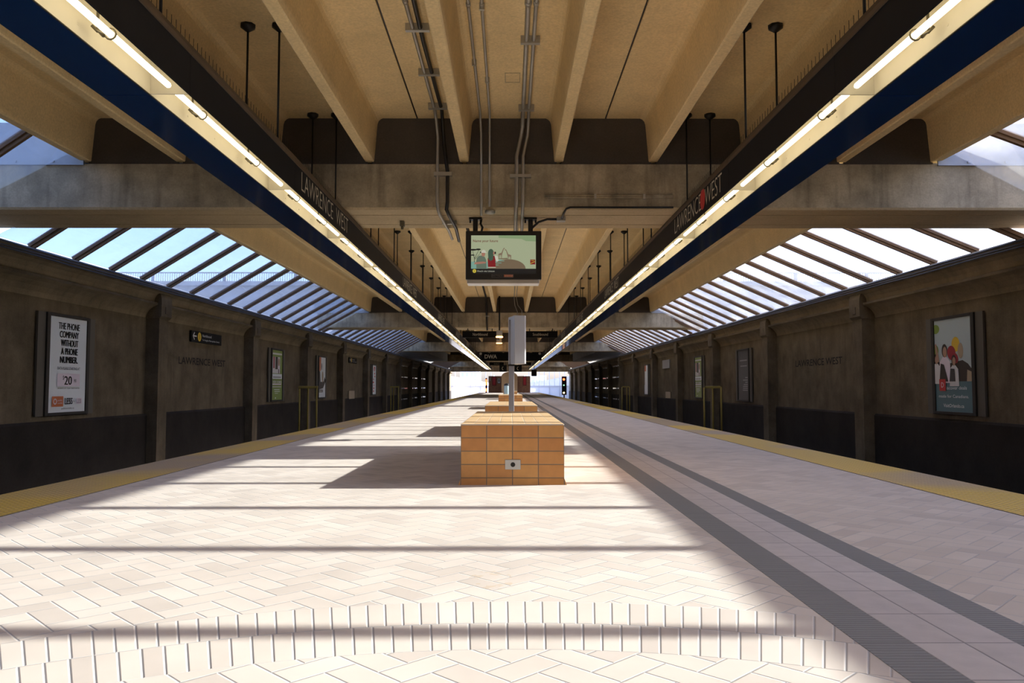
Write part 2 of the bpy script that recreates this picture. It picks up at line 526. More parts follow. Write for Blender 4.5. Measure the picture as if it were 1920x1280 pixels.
# ------------------------------------------------------------------ mesh helpers
class MB:
    def __init__(s):
        s.v, s.f, s.mi, s.smooth = [], [], [], []

    def add(s, vs, fs, mi=0, smooth=False):
        o = len(s.v)
        s.v += [tuple(p) for p in vs]
        s.f += [tuple(o + i for i in f) for f in fs]
        s.mi += [mi] * len(fs)
        s.smooth += [smooth] * len(fs)
        return s

    def box(s, x0, x1, y0, y1, z0, z1, mi=0, mats=None):
        x0, x1 = sorted((x0, x1)); y0, y1 = sorted((y0, y1)); z0, z1 = sorted((z0, z1))
        vs = [(x0, y0, z0), (x1, y0, z0), (x1, y1, z0), (x0, y1, z0), (x0, y0, z1), (x1, y0, z1), (x1, y1, z1), (x0, y1, z1)]
        fs = [(0, 3, 2, 1), (4, 5, 6, 7), (0, 1, 5, 4), (1, 2, 6, 5), (2, 3, 7, 6), (3, 0, 4, 7)]
        o = len(s.v)
        s.v += vs
        mats = mats or [mi] * 6            # bottom, top, front(-y), right, back, left
        for f, k in zip(fs, mats):
            s.f.append(tuple(o + i for i in f)); s.mi.append(k); s.smooth.append(False)
        return s

    def prism_y(s, prof, y0, y1, mi=0, caps=True, mis=None, closed=True):
        """prof: (x, z) points, extruded along y."""
        n = len(prof)
        vs = [(p[0], y0, p[1]) for p in prof] + [(p[0], y1, p[1]) for p in prof]
        o = len(s.v)
        s.v += vs
        rng = n if closed else n - 1
        for i in range(rng):
            j = (i + 1) % n
            s.f.append((o + i, o + j, o + n + j, o + n + i))
            s.mi.append(mis[i] if mis else mi); s.smooth.append(False)
        if caps:
            s.f.append(tuple(o + i for i in range(n - 1, -1, -1))); s.mi.append(mi); s.smooth.append(False)
            s.f.append(tuple(o + n + i for i in range(n))); s.mi.append(mi); s.smooth.append(False)
        return s

    def prism_z(s, prof, z0, z1, mi=0):
        n = len(prof)
        o = len(s.v)
        s.v += [(p[0], p[1], z0) for p in prof] + [(p[0], p[1], z1) for p in prof]
        for i in range(n):
            j = (i + 1) % n
            s.f.append((o + i, o + j, o + n + j, o + n + i)); s.mi.append(mi); s.smooth.append(False)
        s.f.append(tuple(o + i for i in range(n - 1, -1, -1))); s.mi.append(mi); s.smooth.append(False)
        s.f.append(tuple(o + n + i for i in range(n))); s.mi.append(mi); s.smooth.append(False)
        return s

    def tube(s, pts, r, n=10, mi=0, caps=True):
        pts = [Vector(p) for p in pts]
        o = len(s.v)
        rings = []
        prev = None
        for i, p in enumerate(pts):
            if i == 0: t = pts[1] - p
            elif i == len(pts) - 1: t = p - pts[i - 1]
            else: t = (pts[i + 1] - p).normalized() + (p - pts[i - 1]).normalized()
            t.normalize()
            if prev is None:
                a = t.cross(Vector((0, 0, 1)))
                if a.length < 1e-3: a = t.cross(Vector((1, 0, 0)))
                a.normalize()
            else:
                a = prev - t * prev.dot(t); a.normalize()
            prev = a
            b = t.cross(a)
            rad = r[i] if isinstance(r, (list, tuple)) else r
            rings.append([len(s.v) + k for k in range(n)])
            for k in range(n):
                q = 2 * PI * k / n
                s.v.append(tuple(p + a * (rad * math.cos(q)) + b * (rad * math.sin(q))))
        for A, B in zip(rings, rings[1:]):
            for k in range(n):
                l = (k + 1) % n
                s.f.append((A[k], A[l], B[l], B[k])); s.mi.append(mi); s.smooth.append(True)
        if caps:
            s.f.append(tuple(reversed(rings[0]))); s.mi.append(mi); s.smooth.append(False)
            s.f.append(tuple(rings[-1])); s.mi.append(mi); s.smooth.append(False)
        return s

    def lathe(s, c, prof, n=16, mi=0):
        """prof: (r, z) from bottom to top about a vertical axis at c."""
        return s.tube([(c[0], c[1], c[2] + z) for _, z in prof], [max(r, 1e-4) for r, _ in prof], n, mi)

    def build(s, name, mats, parent=None, loc=None):
        me = bpy.data.meshes.new(name)
        me.from_pydata(s.v, [], s.f)
        if not isinstance(mats, (list, tuple)): mats = [mats]
        for m in mats: me.materials.append(m)
        me.polygons.foreach_set('material_index', s.mi)
        me.polygons.foreach_set('use_smooth', s.smooth)
        bm = bmesh.new(); bm.from_mesh(me)
        bmesh.ops.recalc_face_normals(bm, faces=bm.faces)
        bm.to_mesh(me); bm.free()
        me.update()
        o = bpy.data.objects.new(name, me)
        COL.objects.link(o)
        if parent: o.parent = parent
        if loc: o.location = loc
        return o


def bevel(o, w=0.01, seg=2):
    b = o.modifiers.new('bevel', 'BEVEL')
    b.width = w; b.segments = seg; b.limit_method = 'ANGLE'
    return o


def thing(name, label, cat, loc=(0, 0, 0), group=None, rz=0.0):
    o = bpy.data.objects.new(name, None)
    COL.objects.link(o)
    o.location = loc; o.rotation_euler = (0, 0, rz)
    o.empty_display_size = 0.1
    return tag(o, label, cat, group)


def tag(o, label, cat, group=None):
    o['label'] = label; o['category'] = cat
    if group: o['group'] = group
    return o


def struct(o):
    o['kind'] = 'structure'
    return o


def dup(root, loc=None):
    r = root.copy(); COL.objects.link(r)
    if loc is not None: r.location = loc
    for ch in list(root.children):
        c = ch.copy(); COL.objects.link(c); c.parent = r
        for g in list(ch.children):
            d = g.copy(); COL.objects.link(d); d.parent = c
    return r


_tc = {}


def text_geo(s, bold=0.0):
    """unit text: vertices with x from 0, baseline 0; returns verts, faces, width, cap height."""
    key = (s, bold)
    if key in _tc: return _tc[key]
    cu = bpy.data.curves.new('t', 'FONT')
    cu.body = s; cu.size = 1.0; cu.offset = bold; cu.resolution_u = 3
    ob = bpy.data.objects.new('t', cu)
    COL.objects.link(ob)
    dg = bpy.context.evaluated_depsgraph_get()
    dg.update()
    me = bpy.data.meshes.new_from_object(ob.evaluated_get(dg))
    vs = [tuple(v.co) for v in me.vertices]
    fs = [tuple(p.vertices) for p in me.polygons]
    bpy.data.objects.remove(ob); bpy.data.curves.remove(cu); bpy.data.meshes.remove(me)
    x0 = min(v[0] for v in vs); x1 = max(v[0] for v in vs)
    vs = [(v[0] - x0, v[1]) for v in vs]
    _tc[key] = (vs, fs, x1 - x0)
    return _tc[key]


CAP = 0.73


class Art:
    """flat printed artwork on a plane: origin, u (reading direction), v (up), n (towards the viewer)."""
    def __init__(s, origin, u, v):
        s.o, s.u, s.vv = Vector(origin), Vector(u), Vector(v)
        s.n = s.u.cross(s.vv)
        s.mb = MB(); s.mats = []; s.layer = 0

    def mi(s, m):
        if m not in s.mats: s.mats.append(m)
        return s.mats.index(m)

    def P(s, a, b, d): return s.o + s.u * a + s.vv * b + s.n * d

    def poly(s, pts, m, lift=None):
        s.layer += 1
        d = 0.0006 * s.layer if lift is None else lift
        s.mb.add([s.P(a, b, d) for a, b in pts], [tuple(range(len(pts)))], s.mi(m)); return s

    def rect(s, a0, a1, b0, b1, m): return s.poly([(a0, b0), (a1, b0), (a1, b1), (a0, b1)], m)

    def oval(s, ca, cb, ra, rb, m, n=24, rot=0.0):
        c, q = math.cos(rot), math.sin(rot)
        return s.poly([(ca + ra * math.cos(t) * c - rb * math.sin(t) * q, cb + ra * math.cos(t) * q + rb * math.sin(t) * c)
                       for t in [2 * PI * k / n for k in range(n)]], m)

    def text(s, txt, a, b, cap, m, width=None, align='l', bold=0.0, lift=None):
        vs, fs, w = text_geo(txt, bold)
        ky = cap / CAP
        kx = width / w if width else ky
        W = w * kx
        a0 = a if align == 'l' else a - W / 2 if align == 'c' else a - W
        if lift is None:
            s.layer += 1; lift = 0.0006 * s.layer
        s.mb.add([s.P(a0 + x * kx, b + y * ky, lift) for x, y in vs], fs, s.mi(m))
        return s

    def build(s, name, parent=None):
        me = bpy.data.meshes.new(name)
        inv = parent.matrix_world.inverted() if parent else None
        loc = parent.location if parent else Vector((0, 0, 0))
        me.from_pydata([tuple(Vector(v) - loc) for v in s.mb.v], [], s.mb.f)
        for m in s.mats: me.materials.append(m)
        me.polygons.foreach_set('material_index', s.mb.mi)
        me.update()
        o = bpy.data.objects.new(name, me)
        COL.objects.link(o)
        if parent: o.parent = parent
        return o


ORD = ['nearest', 'second', 'third', 'fourth', 'fifth', 'sixth', 'seventh', 'eighth', 'ninth', 'tenth', 'eleventh', 'twelfth',
       'thirteenth', 'fourteenth', 'fifteenth', 'sixteenth', 'seventeenth', 'eighteenth', 'nineteenth', 'twentieth',
       'twenty-first', 'twenty-second', 'twenty-third', 'twenty-fourth', 'twenty-fifth', 'twenty-sixth', 'twenty-seventh',
       'twenty-eighth', 'twenty-ninth', 'thirtieth', 'thirty-first', 'thirty-second', 'thirty-third', 'thirty-fourth', 'thirty-fifth', 'thirty-sixth', 'thirty-seventh', 'thirty-eighth']
SIDE = {-1: 'left', 1: 'right'}

# ------------------------------------------------------------------ dimensions
PLAT = 3.57
STRIP = 2.98
END = 100.0
BEAM_Y = [-11.0 + 21.5 * k for k in range(6)]      # front faces of the cross beams
BEAM_D = 1.27
BEAM_Z0, BEAM_Z1 = 3.108, 3.722
SLAB = 4.36
WALL = 7.5

# ------------------------------------------------------------------ platform floor
mb = MB()
mb.box(-STRIP, 1.01, -26, END, -1.25, 0.0)
mb.box(1.61, STRIP, -26, END, -1.25, 0.0)
mb.box(1.01, 1.61, -26, END, -1.25, -0.004)
struct(mb.build('floor', M['floor']))
for s in (-1, 1):
    mb = MB().box(s * STRIP, s * PLAT, -26, END, -1.25, 0.004, mats=[1, 0, 1, 1, 1, 1])
    struct(mb.build('trim_1' if s < 0 else 'trim_2', [M['tactile'], M['platform_side']]))
struct(MB().box(1.01, 1.17, -26, END, -0.004, 0.001).build('trim_3', M['dark_band']))
struct(MB().box(1.17, 1.48, -26, END, -0.004, 0.0005).build('trim_4', M['light_band']))
struct(MB().box(1.48, 1.61, -26, END, -0.004, 0.001).build('trim_5', M['dark_band']))
for s in (-1, 1):
    struct(MB().box(s * PLAT, s * 7.8, -26, 125, -1.4, -1.25).build('track_bed', M['trackbed']))

# ------------------------------------------------------------------ track walls
PROF = [(7.5, -1.25), (7.5, 2.17), (7.475, 2.25), (7.42, 2.33), (7.34, 2.395), (7.25, 2.43), (7.25, 2.475), (7.33, 2.49),
        (7.315, 2.57), (7.27, 2.64), (7.19, 2.685), (7.17, 2.72), (7.17, 2.81), (7.3, 2.835), (7.5, 2.93), (7.62, 2.95), (7.8, 2.9), (7.8, -1.25)]
PIL = [10.31 + 6.04 * k for k in range(15)]
for s in (-1, 1):
    side = SIDE[s]
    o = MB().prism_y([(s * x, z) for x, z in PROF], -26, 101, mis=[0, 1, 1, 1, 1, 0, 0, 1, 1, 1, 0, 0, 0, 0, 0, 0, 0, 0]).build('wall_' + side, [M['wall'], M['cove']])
    struct(o)
    for yy in PIL:
        mb = MB().box(s * 7.23, s * 7.52, yy, yy + 0.44, -1.25, 2.2)
        cap = [(7.52, 2.15), (7.22, 2.15), (7.18, 2.20), (7.175, 2.46), (7.18, 2.56), (7.2, 2.65), (7.3, 2.72), (7.52, 2.72)]
        mb.prism_y([(s * x, z) for x, z in cap], yy - 0.03, yy + 0.47)
        mb.box(s * 7.165, s * 7.19, yy + 0.15, yy + 0.29, 2.26, 2.4)
        struct(mb.build('pilaster_' + side, M['wall'], o))
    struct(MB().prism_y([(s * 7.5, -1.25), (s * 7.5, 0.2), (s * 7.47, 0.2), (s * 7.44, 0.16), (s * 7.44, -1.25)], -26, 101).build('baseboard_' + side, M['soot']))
    for q, (xx, zz, r) in enumerate(((7.145, 2.80, 0.014), (7.145, 2.755, 0.011), (7.145, 2.715, 0.012))):
        rnd = random.Random(q + 5 * s)
        pts = [(s * xx, y, zz + 0.006 * math.sin(y * 1.9 + q * 2) + rnd.uniform(-0.003, 0.003)) for y in [4 + 1.0 * k for k in range(96)]]
        c = MB().tube(pts, r, 6).build('cable', M['blue_cable'])
        tag(c, ('upper', 'middle', 'lower')[q] + ' of three sagging dark cables along the top of the ' + side + ' track wall', 'cable',
            'cables on the ' + side + ' track wall')

# station name sunk into the wall panels
for s in (-1, 1):
    for yc in (18.68 * 1.0417, 18.68 * 1.0417 + 36.24):
        u = (0, 1, 0) if s < 0 else (0, -1, 0)
        z0 = 1.27
        art = Art((s * (WALL - 0.004), yc, z0), u, (0, 0, 1))
        art.text('LAWRENCE WEST', 0, 0, 0.17, M['engraved'], width=2.95, align='c', bold=0.012)
        near = yc < 30
        o = art.build('wall_lettering')
        tag(o, 'dark LAWRENCE WEST lettering on the %s wall, %s' % (SIDE[s], 'between the first and second posters' if near else 'far beyond the posters near the bridge'), 'lettering')

struct(MB().box(-7.8, 7.8, -26.3, -26, -1.4, SLAB + 0.2).build('wall_back', M['wall']))  # unseen wall added behind the camera to keep daylight from leaking in

# ------------------------------------------------------------------ cross beams
for k, y0 in enumerate(BEAM_Y):
    mb = MB()
    prof = [(y0, BEAM_Z1), (y0, BEAM_Z0 + 0.03), (y0 + 0.02, BEAM_Z0), (y0 + 0.33, BEAM_Z0), (y0 + 0.332, BEAM_Z0 + 0.035), (y0 + 0.358, BEAM_Z0 + 0.035), (y0 + 0.36, BEAM_Z0),
            (y0 + 0.97, BEAM_Z0), (y0 + 0.972, BEAM_Z0 + 0.035), (y0 + 0.998, BEAM_Z0 + 0.035), (y0 + 1.0, BEAM_Z0), (y0 + 1.25, BEAM_Z0), (y0 + 1.27, BEAM_Z0 + 0.03), (y0 + 1.27, BEAM_Z1)]
    n = len(prof)
    o = 0
    vs = [(-7.78, a, b) for a, b in prof] + [(7.78, a, b) for a, b in prof]
    fs = [(i, (i + 1) % n, n + (i + 1) % n, n + i) for i in range(n)]
    mb.add(vs, fs); mb.mi = [0 if i in (0, n - 1, n - 2) else 1 for i in range(n)]
    mb.add(vs, [tuple(range(n)), tuple(range(n, 2 * n))])
    b_ = struct(mb.build('concrete_beam', [M['beam'], M['soffit']]))
    # zinc upstand over the beam outside the roof edge
    for s in (-1, 1):
        g = MB().box(s * 5.70, s * 7.9, y0 - 0.03, y0 + 0.0, BEAM_Z1 - 0.02, 4.27)
        for xx in (6.1, 6.6, 7.1):
            g.box(s * xx - 0.012, s * xx + 0.012, y0 - 0.04, y0 - 0.03, BEAM_Z1 + 0.01, BEAM_Z1 + 0.034)
        g.build('flashing', M['flashing'], b_)
        MB().box(s * 5.6, s * 5.95, y0 + 0.11, y0 + 0.14, BEAM_Z1 - 0.02, SLAB + 0.02).build('flashing', M['flashing'], b_)
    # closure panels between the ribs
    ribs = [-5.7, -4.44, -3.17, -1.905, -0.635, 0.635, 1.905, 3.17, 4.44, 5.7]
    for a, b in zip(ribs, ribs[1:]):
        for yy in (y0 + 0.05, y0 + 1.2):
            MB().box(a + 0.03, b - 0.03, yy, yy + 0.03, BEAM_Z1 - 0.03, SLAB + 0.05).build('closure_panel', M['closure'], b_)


# ------------------------------------------------------------------ double-tee roof
def tee_profile(x0, x1, stems):
    """underside profile left to right with filleted stems, closed over the top."""
    pts = [(x0, SLAB + 0.1), (x0, SLAB)]
    for c in stems:
        bw, tw, zb, r = 0.062, 0.098, 3.765, 0.075
        pl = []
        for sgn in (-1, 1):
            seq = [(c + sgn * (tw + r), SLAB), (c + sgn * (tw + r * 0.62), SLAB - 0.012), (c + sgn * (tw + r * 0.25), SLAB - 0.04),
                   (c + sgn * (tw + 0.004), SLAB - 0.085), (c + sgn * bw, zb + 0.012), (c + sgn * (bw - 0.012), zb)]
            pl.append(seq)
        pts += pl[0] + list(reversed(pl[1]))
    pts += [(x1, SLAB), (x1, SLAB + 0.1)]
    pts = [p for p in pts if x0 - 1e-6 <= p[0] <= x1 + 1e-6]
    return pts


TEES = [(-5.79, -3.812, (-5.7, -4.44)), (-3.798, -1.281, (-3.17, -1.905)), (-1.259, 1.259, (-0.635, 0.635)), (1.281, 3.798, (1.905, 3.17)), (3.812, 5.79, (4.44, 5.7))]
for k in range(5):
    ya, yb = BEAM_Y[k] + (0.62 if k else -2), BEAM_Y[k + 1] + 0.62
    if k == 0: ya = -26
    for x0, x1, st in TEES:
        if abs(x0) > 5 or abs(x1) > 5:
            sg = -1 if x0 < -5 else 1
            p = tee_profile(x0 - 0.2, x1 + 0.2, st)
            p = [(max(min(q[0], x1), x0), q[1]) for q in p]
        else:
            p = tee_profile(x0, x1, st)
        yA = BEAM_Y[k] + BEAM_D - 0.1 if k else ya
        yB = BEAM_Y[k + 1] + 0.1
        mb = MB().prism_y(p, yA, yB)
        o = struct(mb.build('ceiling', M['ceiling']))
struct(MB().box(-5.85, 5.85, -26, END - 1.5, SLAB + 0.1, SLAB + 0.2).build('roof_deck', M['asphalt']))
struct(MB().box(-1.281, -1.259, -26, END - 2, SLAB + 0.02, SLAB + 0.1).build('trim_6', M['black_cable']))
struct(MB().box(1.259, 1.281, -26, END - 2, SLAB + 0.02, SLAB + 0.1).build('trim_7', M['black_cable']))
# inspection plate outlined on the slab
p_ = MB()
for (a, b, c, d) in ((-0.08, 0.10, 8.98, 8.992), (-0.08, 0.10, 9.26, 9.272), (-0.08, -0.07, 8.98, 9.27), (0.09, 0.10, 8.98, 9.27)):
    p_.box(a, b, c, d, SLAB - 0.004, SLAB + 0.002)
tag(p_.build('ceiling_plate', M['soffit']), 'small square plate outline on the tan ceiling slab between the central ribs', 'plate')

# ------------------------------------------------------------------ skylights
SK0, SK1 = (5.80, 3.90), (7.60, 2.975)
win = 0
for k in (0, 1, 2, 4):
    ya, yb = BEAM_Y[k] + BEAM_D, BEAM_Y[k + 1]
    if k == 0: ya = -25.8
    for s in (-1, 1):
        win += 1
        root = MB()
        th_ = 0.008
        root.add([(s * SK0[0], ya - 0.1, SK0[1]), (s * SK1[0], ya - 0.1, SK1[1]), (s * SK1[0], yb + 0.1, SK1[1]), (s * SK0[0], yb + 0.1, SK0[1]),
                  (s * SK0[0], ya - 0.1, SK0[1] + th_), (s * SK1[0], ya - 0.1, SK1[1] + th_), (s * SK1[0], yb + 0.1, SK1[1] + th_), (s * SK0[0], yb + 0.1, SK0[1] + th_)],
                 [(0, 1, 2, 3), (4, 7, 6, 5), (0, 4, 5, 1), (1, 5, 6, 2), (2, 6, 7, 3), (3, 7, 4, 0)])
        w_ = struct(root.build('window_%d' % win, M['glass']))
        skew = -0.25 * (SK1[0] - SK0[0]) * s
        yy0 = 9.5 if k == 0 else yb + 0.24
        nbar = int((yy0 - max(ya, 0.0)) / 1.263) + 1
        for q in range(nbar):
            yr = yy0 - 1.263 * q
            a = Vector((s * SK0[0], yr, SK0[1])); c = Vector((s * SK1[0], yr + skew, SK1[1]))
            c.y = min(max(c.y, ya - 0.08), yb + 0.08)
            t = (c - a).normalized(); sd = Vector((0, 1, 0)); up = Vector((t.z * s, 0, -t.x * s)) * -1
            up = up if up.z > 0 else -up
            mb = MB()
            for hw, d0, d1 in ((0.05, -0.04, 0.02), (0.026, -0.085, -0.04)):
                vs = []
                for e in (a, c):
                    vs += [e - sd * hw + up * d0, e + sd * hw + up * d0, e + sd * hw + up * d1, e - sd * hw + up * d1]
                mb.add(vs, [(0, 1, 5, 4), (1, 2, 6, 5), (2, 3, 7, 6), (3, 0, 4, 7), (3, 2, 1, 0), (4, 5, 6, 7)])
            mb.build('mullion', M['mullion'], w_)
        MB().box(s * 5.78, s * 5.88, ya - 0.1, yb + 0.1, 3.86, 3.95).build('head_rail', M['mullion'], w_)

# ------------------------------------------------------------------ light fixtures along both platform edges
XI, XO, ZB = 2.2, 2.475, 2.743
Y0F, PER = 5.33, 2.645


def make_module(s):
    """one 2.667 m module; local y from 0 to PER, local x is world x."""
    root = bpy.data.objects.new('light_fixture', None)
    COL.objects.link(root)
    e = PER - 0.004
    MB().box(s * XI, s * (XI + 0.012), 0, e, ZB, 3.018).build('name_board', M['black_board'], root)
    MB().prism_y([(s * (XI - 0.012), 3.018), (s * (XI - 0.012), 3.05), (s * (XI + 0.01), 3.10), (s * (XI + 0.12), 3.10), (s * (XI + 0.12), 3.06), (s * (XI + 0.04), 3.018)], 0, e).build('top_rail', M['rail_brown'], root)
    r = MB().box(s * (XO - 0.006), s * XO, 0, e, ZB, 3.02)
    r.prism_y([(s * (XI + 0.012), 2.744), (s * (XI + 0.06), 2.79), (s * (XI + 0.1), 2.93), (s * (XO - 0.006), 3.01), (s * (XO - 0.006), 3.03), (s * (XI + 0.09), 2.95), (s * (XI + 0.05), 2.80), (s * (XI + 0.012), 2.754)], 0, e)
    for q in range(3):
        r.box(s * (XO - 0.01), s * (XO - 0.006), 0.62 + q * 0.55, 0.632 + q * 0.55, 2.80, 2.812)
    r.build('reflector', M['white_reflector'], root)
    f = MB().box(s * (XO + 0.002), s * 2.81, 0, e, ZB - 0.006, ZB + 0.06)
    fo = f.build('fascia', M['blue'], root)
    MB().box(s * (XO - 0.006), s * (XO + 0.002), 0, e, ZB - 0.006, ZB).build('fascia_joint', M['frame'], root)
    MB().prism_z([(s * (XI + 0.012), 0.0), (s * (XO - 0.006), 0.0), (s * (XO - 0.006), 0.012), (s * (XI + 0.012), 0.012)], ZB + 0.003, 2.93).build('baffle', M['white_reflector'], root)
    tx, tz = s * (XI + 0.12), 2.782
    MB().tube([(tx, 0.06, tz), (tx, 0.075, tz), (tx, PER - 0.07, tz), (tx, PER - 0.055, tz)], [0.014, 0.02, 0.02, 0.014], 12).build('fluorescent_tube', M['tube'], root)
    for yy in (0.53, 1.80):
        c = MB()
        c.tube([(tx + 0.031 * math.cos(q), yy, tz + 0.031 * math.sin(q)) for q in [PI * 2 * k / 12 for k in range(13)]], 0.006, 6, caps=False)
        for q in (-0.035, 0.035):
            c.tube([(tx + s * 0.028, yy + q * 0.3, tz), (tx + s * 0.06, yy + q, tz + 0.004), (tx + s * 0.085, yy + q * 1.3, tz + 0.03)], 0.009, 6)
        c.tube([(tx + s * 0.075, yy, tz + 0.01), (tx + s * 0.075, yy, 2.97)], 0.008, 6)
        c.build('lampholder', M['clip'], root)
    sp = MB().box(s * (XI + 0.045), s * (XI + 0.075), 0.0, e, 3.10, 3.106)
    for q in range(36):
        yy = 0.04 + q * PER / 36
        sp.box(s * (XI + 0.06) - 0.0015, s * (XI + 0.06) + 0.0015, yy - 0.0015, yy + 0.0015, 3.10, 3.215)
    sp.build('bird_spikes', M['dark_metal'], root)
    for dx in (2.32, 2.634):
        rd = MB().tube([(s * dx, 0.0, 2.80 if dx > XO else 3.09), (s * dx, 0.0, SLAB - 0.02)], 0.011, 8)
        rd.box(s * dx - 0.03, s * dx + 0.03, -0.03, 0.03, *((2.79, 2.81) if dx > XO else (3.085, 3.10)))
        ro = rd.build('hanger_rod', M['dark_metal'], root, loc=(0, PER - 0.21, 0))
        MB().lathe((s * dx, 0, SLAB - 0.06), [(0.02, -0.012), (0.035, 0.0), (0.075, 0.03), (0.075, 0.06)], 8).build('canopy', M['dark_metal'], ro)
    return root


for s in (-1, 1):
    proto = make_module(s)
    side = SIDE[s]
    n0 = 0
    for k in range(-1, 34):
        o = proto if k == -1 else dup(proto)
        o.location = (0, Y0F + PER * k, 0)
        name = k >= 1 and (k - 1) % 3 == 0
        which = ORD[k + 1]
        lab = '%s%s fluorescent fixture in the %s row%s' % (
            which, '' if which == 'nearest' else ' nearest', side,
            ', carrying the LAWRENCE WEST name' if name else ', with navy underside')
        tag(o, lab, 'light fixture', 'fluorescent fixtures along the ' + side + ' platform edge')
        for ch in list(o.children):
            if ch.name.startswith('bird_spikes') and k > 3:
                bpy.data.objects.remove(ch); continue
            if ch.name.startswith('hanger_rod'):
                yk = o.location.y + PER - 0.21
                for by in BEAM_Y:
                    if by - 0.12 < yk < by + BEAM_D + 0.1:
                        ch.location.y = by - 0.12 - o.location.y
        if name:
            u = (0, 1, 0) if s < 0 else (0, -1, 0)
            art = Art((s * (XI - 0.002), o.location.y + (0.25 if s < 0 else 2.64), 2.80), u, (0, 0, 1))
            art.text('LAWRENCE  WEST', 0, 0, 0.215, M['letter'], width=2.39, bold=-0.012, lift=0.0)
            lo = art.build('lettering', o)
            if s > 0 and k == 1:
                a2 = Art((s * (XI - 0.003), o.location.y + 2.64, 2.80), u, (0, 0, 1))
                a2.oval(1.56, 0.11, 0.115, 0.125, M['red'])
                a2.build('round_sticker', o)

# ------------------------------------------------------------------ tiled benches on the centre line
BENCH = [(6.2, 9.35), (12.2, 15.4), (26.5, 29.7), (46.2, 49.4)]
benches = []
for q, (ya, yb) in enumerate(BENCH):
    lab = ['front tiled clay bench block nearest the camera with a steel outlet plate', 'second tiled clay bench block, just behind the grey post',
           'third tiled clay bench block down the platform centre line', 'farthest tiled clay bench block, beside the clear bag bin'][q]
    root = thing('bench', lab, 'bench', (0, ya, 0), 'tiled benches down the platform centre')
    L_ = yb - ya
    mb = MB().box(-0.4, 0.4, 0, L_, 0.05, 0.455, mats=[0, 0, 0, 1, 0, 1])
    # flared cove course at the base
    c0, c1 = 0.0, 0.018
    vs = [(-0.4, 0, 0.05), (0.4, 0, 0.05), (0.4, L_, 0.05), (-0.4, L_, 0.05), (-0.4 - c1, -c1, 0), (0.4 + c1, -c1, 0), (0.4 + c1, L_ + c1, 0), (-0.4 - c1, L_ + c1, 0)]
    mb.add(vs, [(4, 5, 1, 0)], 0); mb.add(vs, [(5, 6, 2, 1), (7, 4, 0, 3)], 1); mb.add(vs, [(6, 7, 3, 2), (7, 6, 5, 4)], 0)
    mb.build('body', [M['bench_front'], M['bench_side']], root)
    bevel(MB().box(-0.402, 0.402, -0.002, L_ + 0.002, 0.455, 0.466).build('seat_top', M['bench_top'], root), 0.006, 2)
    if q == 0:
        pl = MB().box(-0.058, 0.063, -0.008, 0.002, 0.117, 0.193)
        po = bevel(pl.build('outlet_plate', M['steel'], root), 0.003, 2)
        ring = MB()
        ring.tube([(0.003, -0.014, 0.155), (0.003, -0.006, 0.155)], 0.018, 16)
        ring.build('socket', M['dark_metal'], po)
    benches.append(root)

# ------------------------------------------------------------------ post with boxy sign cabinet
pt = thing('sign_post', 'slim grey post carrying a tall pale metal cabinet behind the front bench', 'post', (0.003, 11.9, 0))
bevel(MB().box(-0.04, 0.04, -0.04, 0.04, 0.0, 1.75).build('post', M['pole'], pt), 0.006, 2)
mb = MB()
w_, d_ = 0.18, 0.38
pr = []
for cx, cy, q0 in ((w_ / 2 - 0.03, -d_ / 2 + 0.03, -PI / 2), (w_ / 2 - 0.03, d_ / 2 - 0.03, 0.0)):
    for k in range(5):
        q = q0 + k * PI / 8
        pr.append((cx + 0.03 * math.cos(q), cy + 0.03 * math.sin(q)))
pr += [(-w_ / 2, d_ / 2), (-w_ / 2, -d_ / 2)]
mb.prism_z(pr, 1.085, 1.80)
cb_ = bevel(mb.build('cabinet', M['pale_metal'], pt), 0.012, 3)
cb_.rotation_euler = (0, 0, math.radians(14)); cb_.location = (0.085, -0.06, 0)
MB().box(-0.05, 0.05, -0.05, 0.05, 1.06, 1.085).build('collar', M['dark_metal'], pt)

# ------------------------------------------------------------------ hanging information screen
SY, SZ = 10.95, 2.255
sc_ = thing('information_screen', 'black framed screen hanging under the first beam showing giraffes', 'screen', (-0.02, SY, SZ))
X0, X1 = -0.613, 0.436                # relative to the camera axis at this distance
Z0, Z1 = -0.02, 0.655
hs = MB().box(X0, X1, 0.0, 0.11, Z0, Z1)
bevel(hs.build('housing', M['housing'], sc_), 0.008, 2)
tr_ = MB().box(X0 + 0.02, X1 - 0.03, 0.01, 0.30, -0.075, -0.02)
tr_.box(X0 + 0.05, X1 - 0.06, 0.004, 0.012, -0.045, -0.038)
bevel(tr_.build('lower_tray', M['steel'], sc_), 0.006, 2)
for xx in (-0.495, 0.275):
    pm = MB().box(xx - 0.02, xx + 0.045, 0.05, 0.12, Z1 - 0.02, BEAM_Z0 - SZ)
    pm.box(xx - 0.075, xx + 0.1, 0.02, 0.15, BEAM_Z0 - SZ - 0.03, BEAM_Z0 - SZ - 0.004)
    pm.tube([(xx - 0.06, 0.085, BEAM_Z0 - SZ - 0.07), (xx - 0.06, 0.085, BEAM_Z0 - SZ)], 0.012, 8)
    pm.tube([(xx + 0.085, 0.085, BEAM_Z0 - SZ - 0.07), (xx + 0.085, 0.085, BEAM_Z0 - SZ)], 0.012, 8)
    pm.build('mounting_post', M['dark_metal'], sc_)
MB().tube([(-0.40, 0.09, BEAM_Z0 - SZ - 0.01), (-0.41, 0.09, BEAM_Z0 - SZ - 0.08), (-0.385, 0.08, 0.72), (-0.40, 0.06, 0.64)], 0.016, 8).build('power_cable', M['black_cable'], sc_)
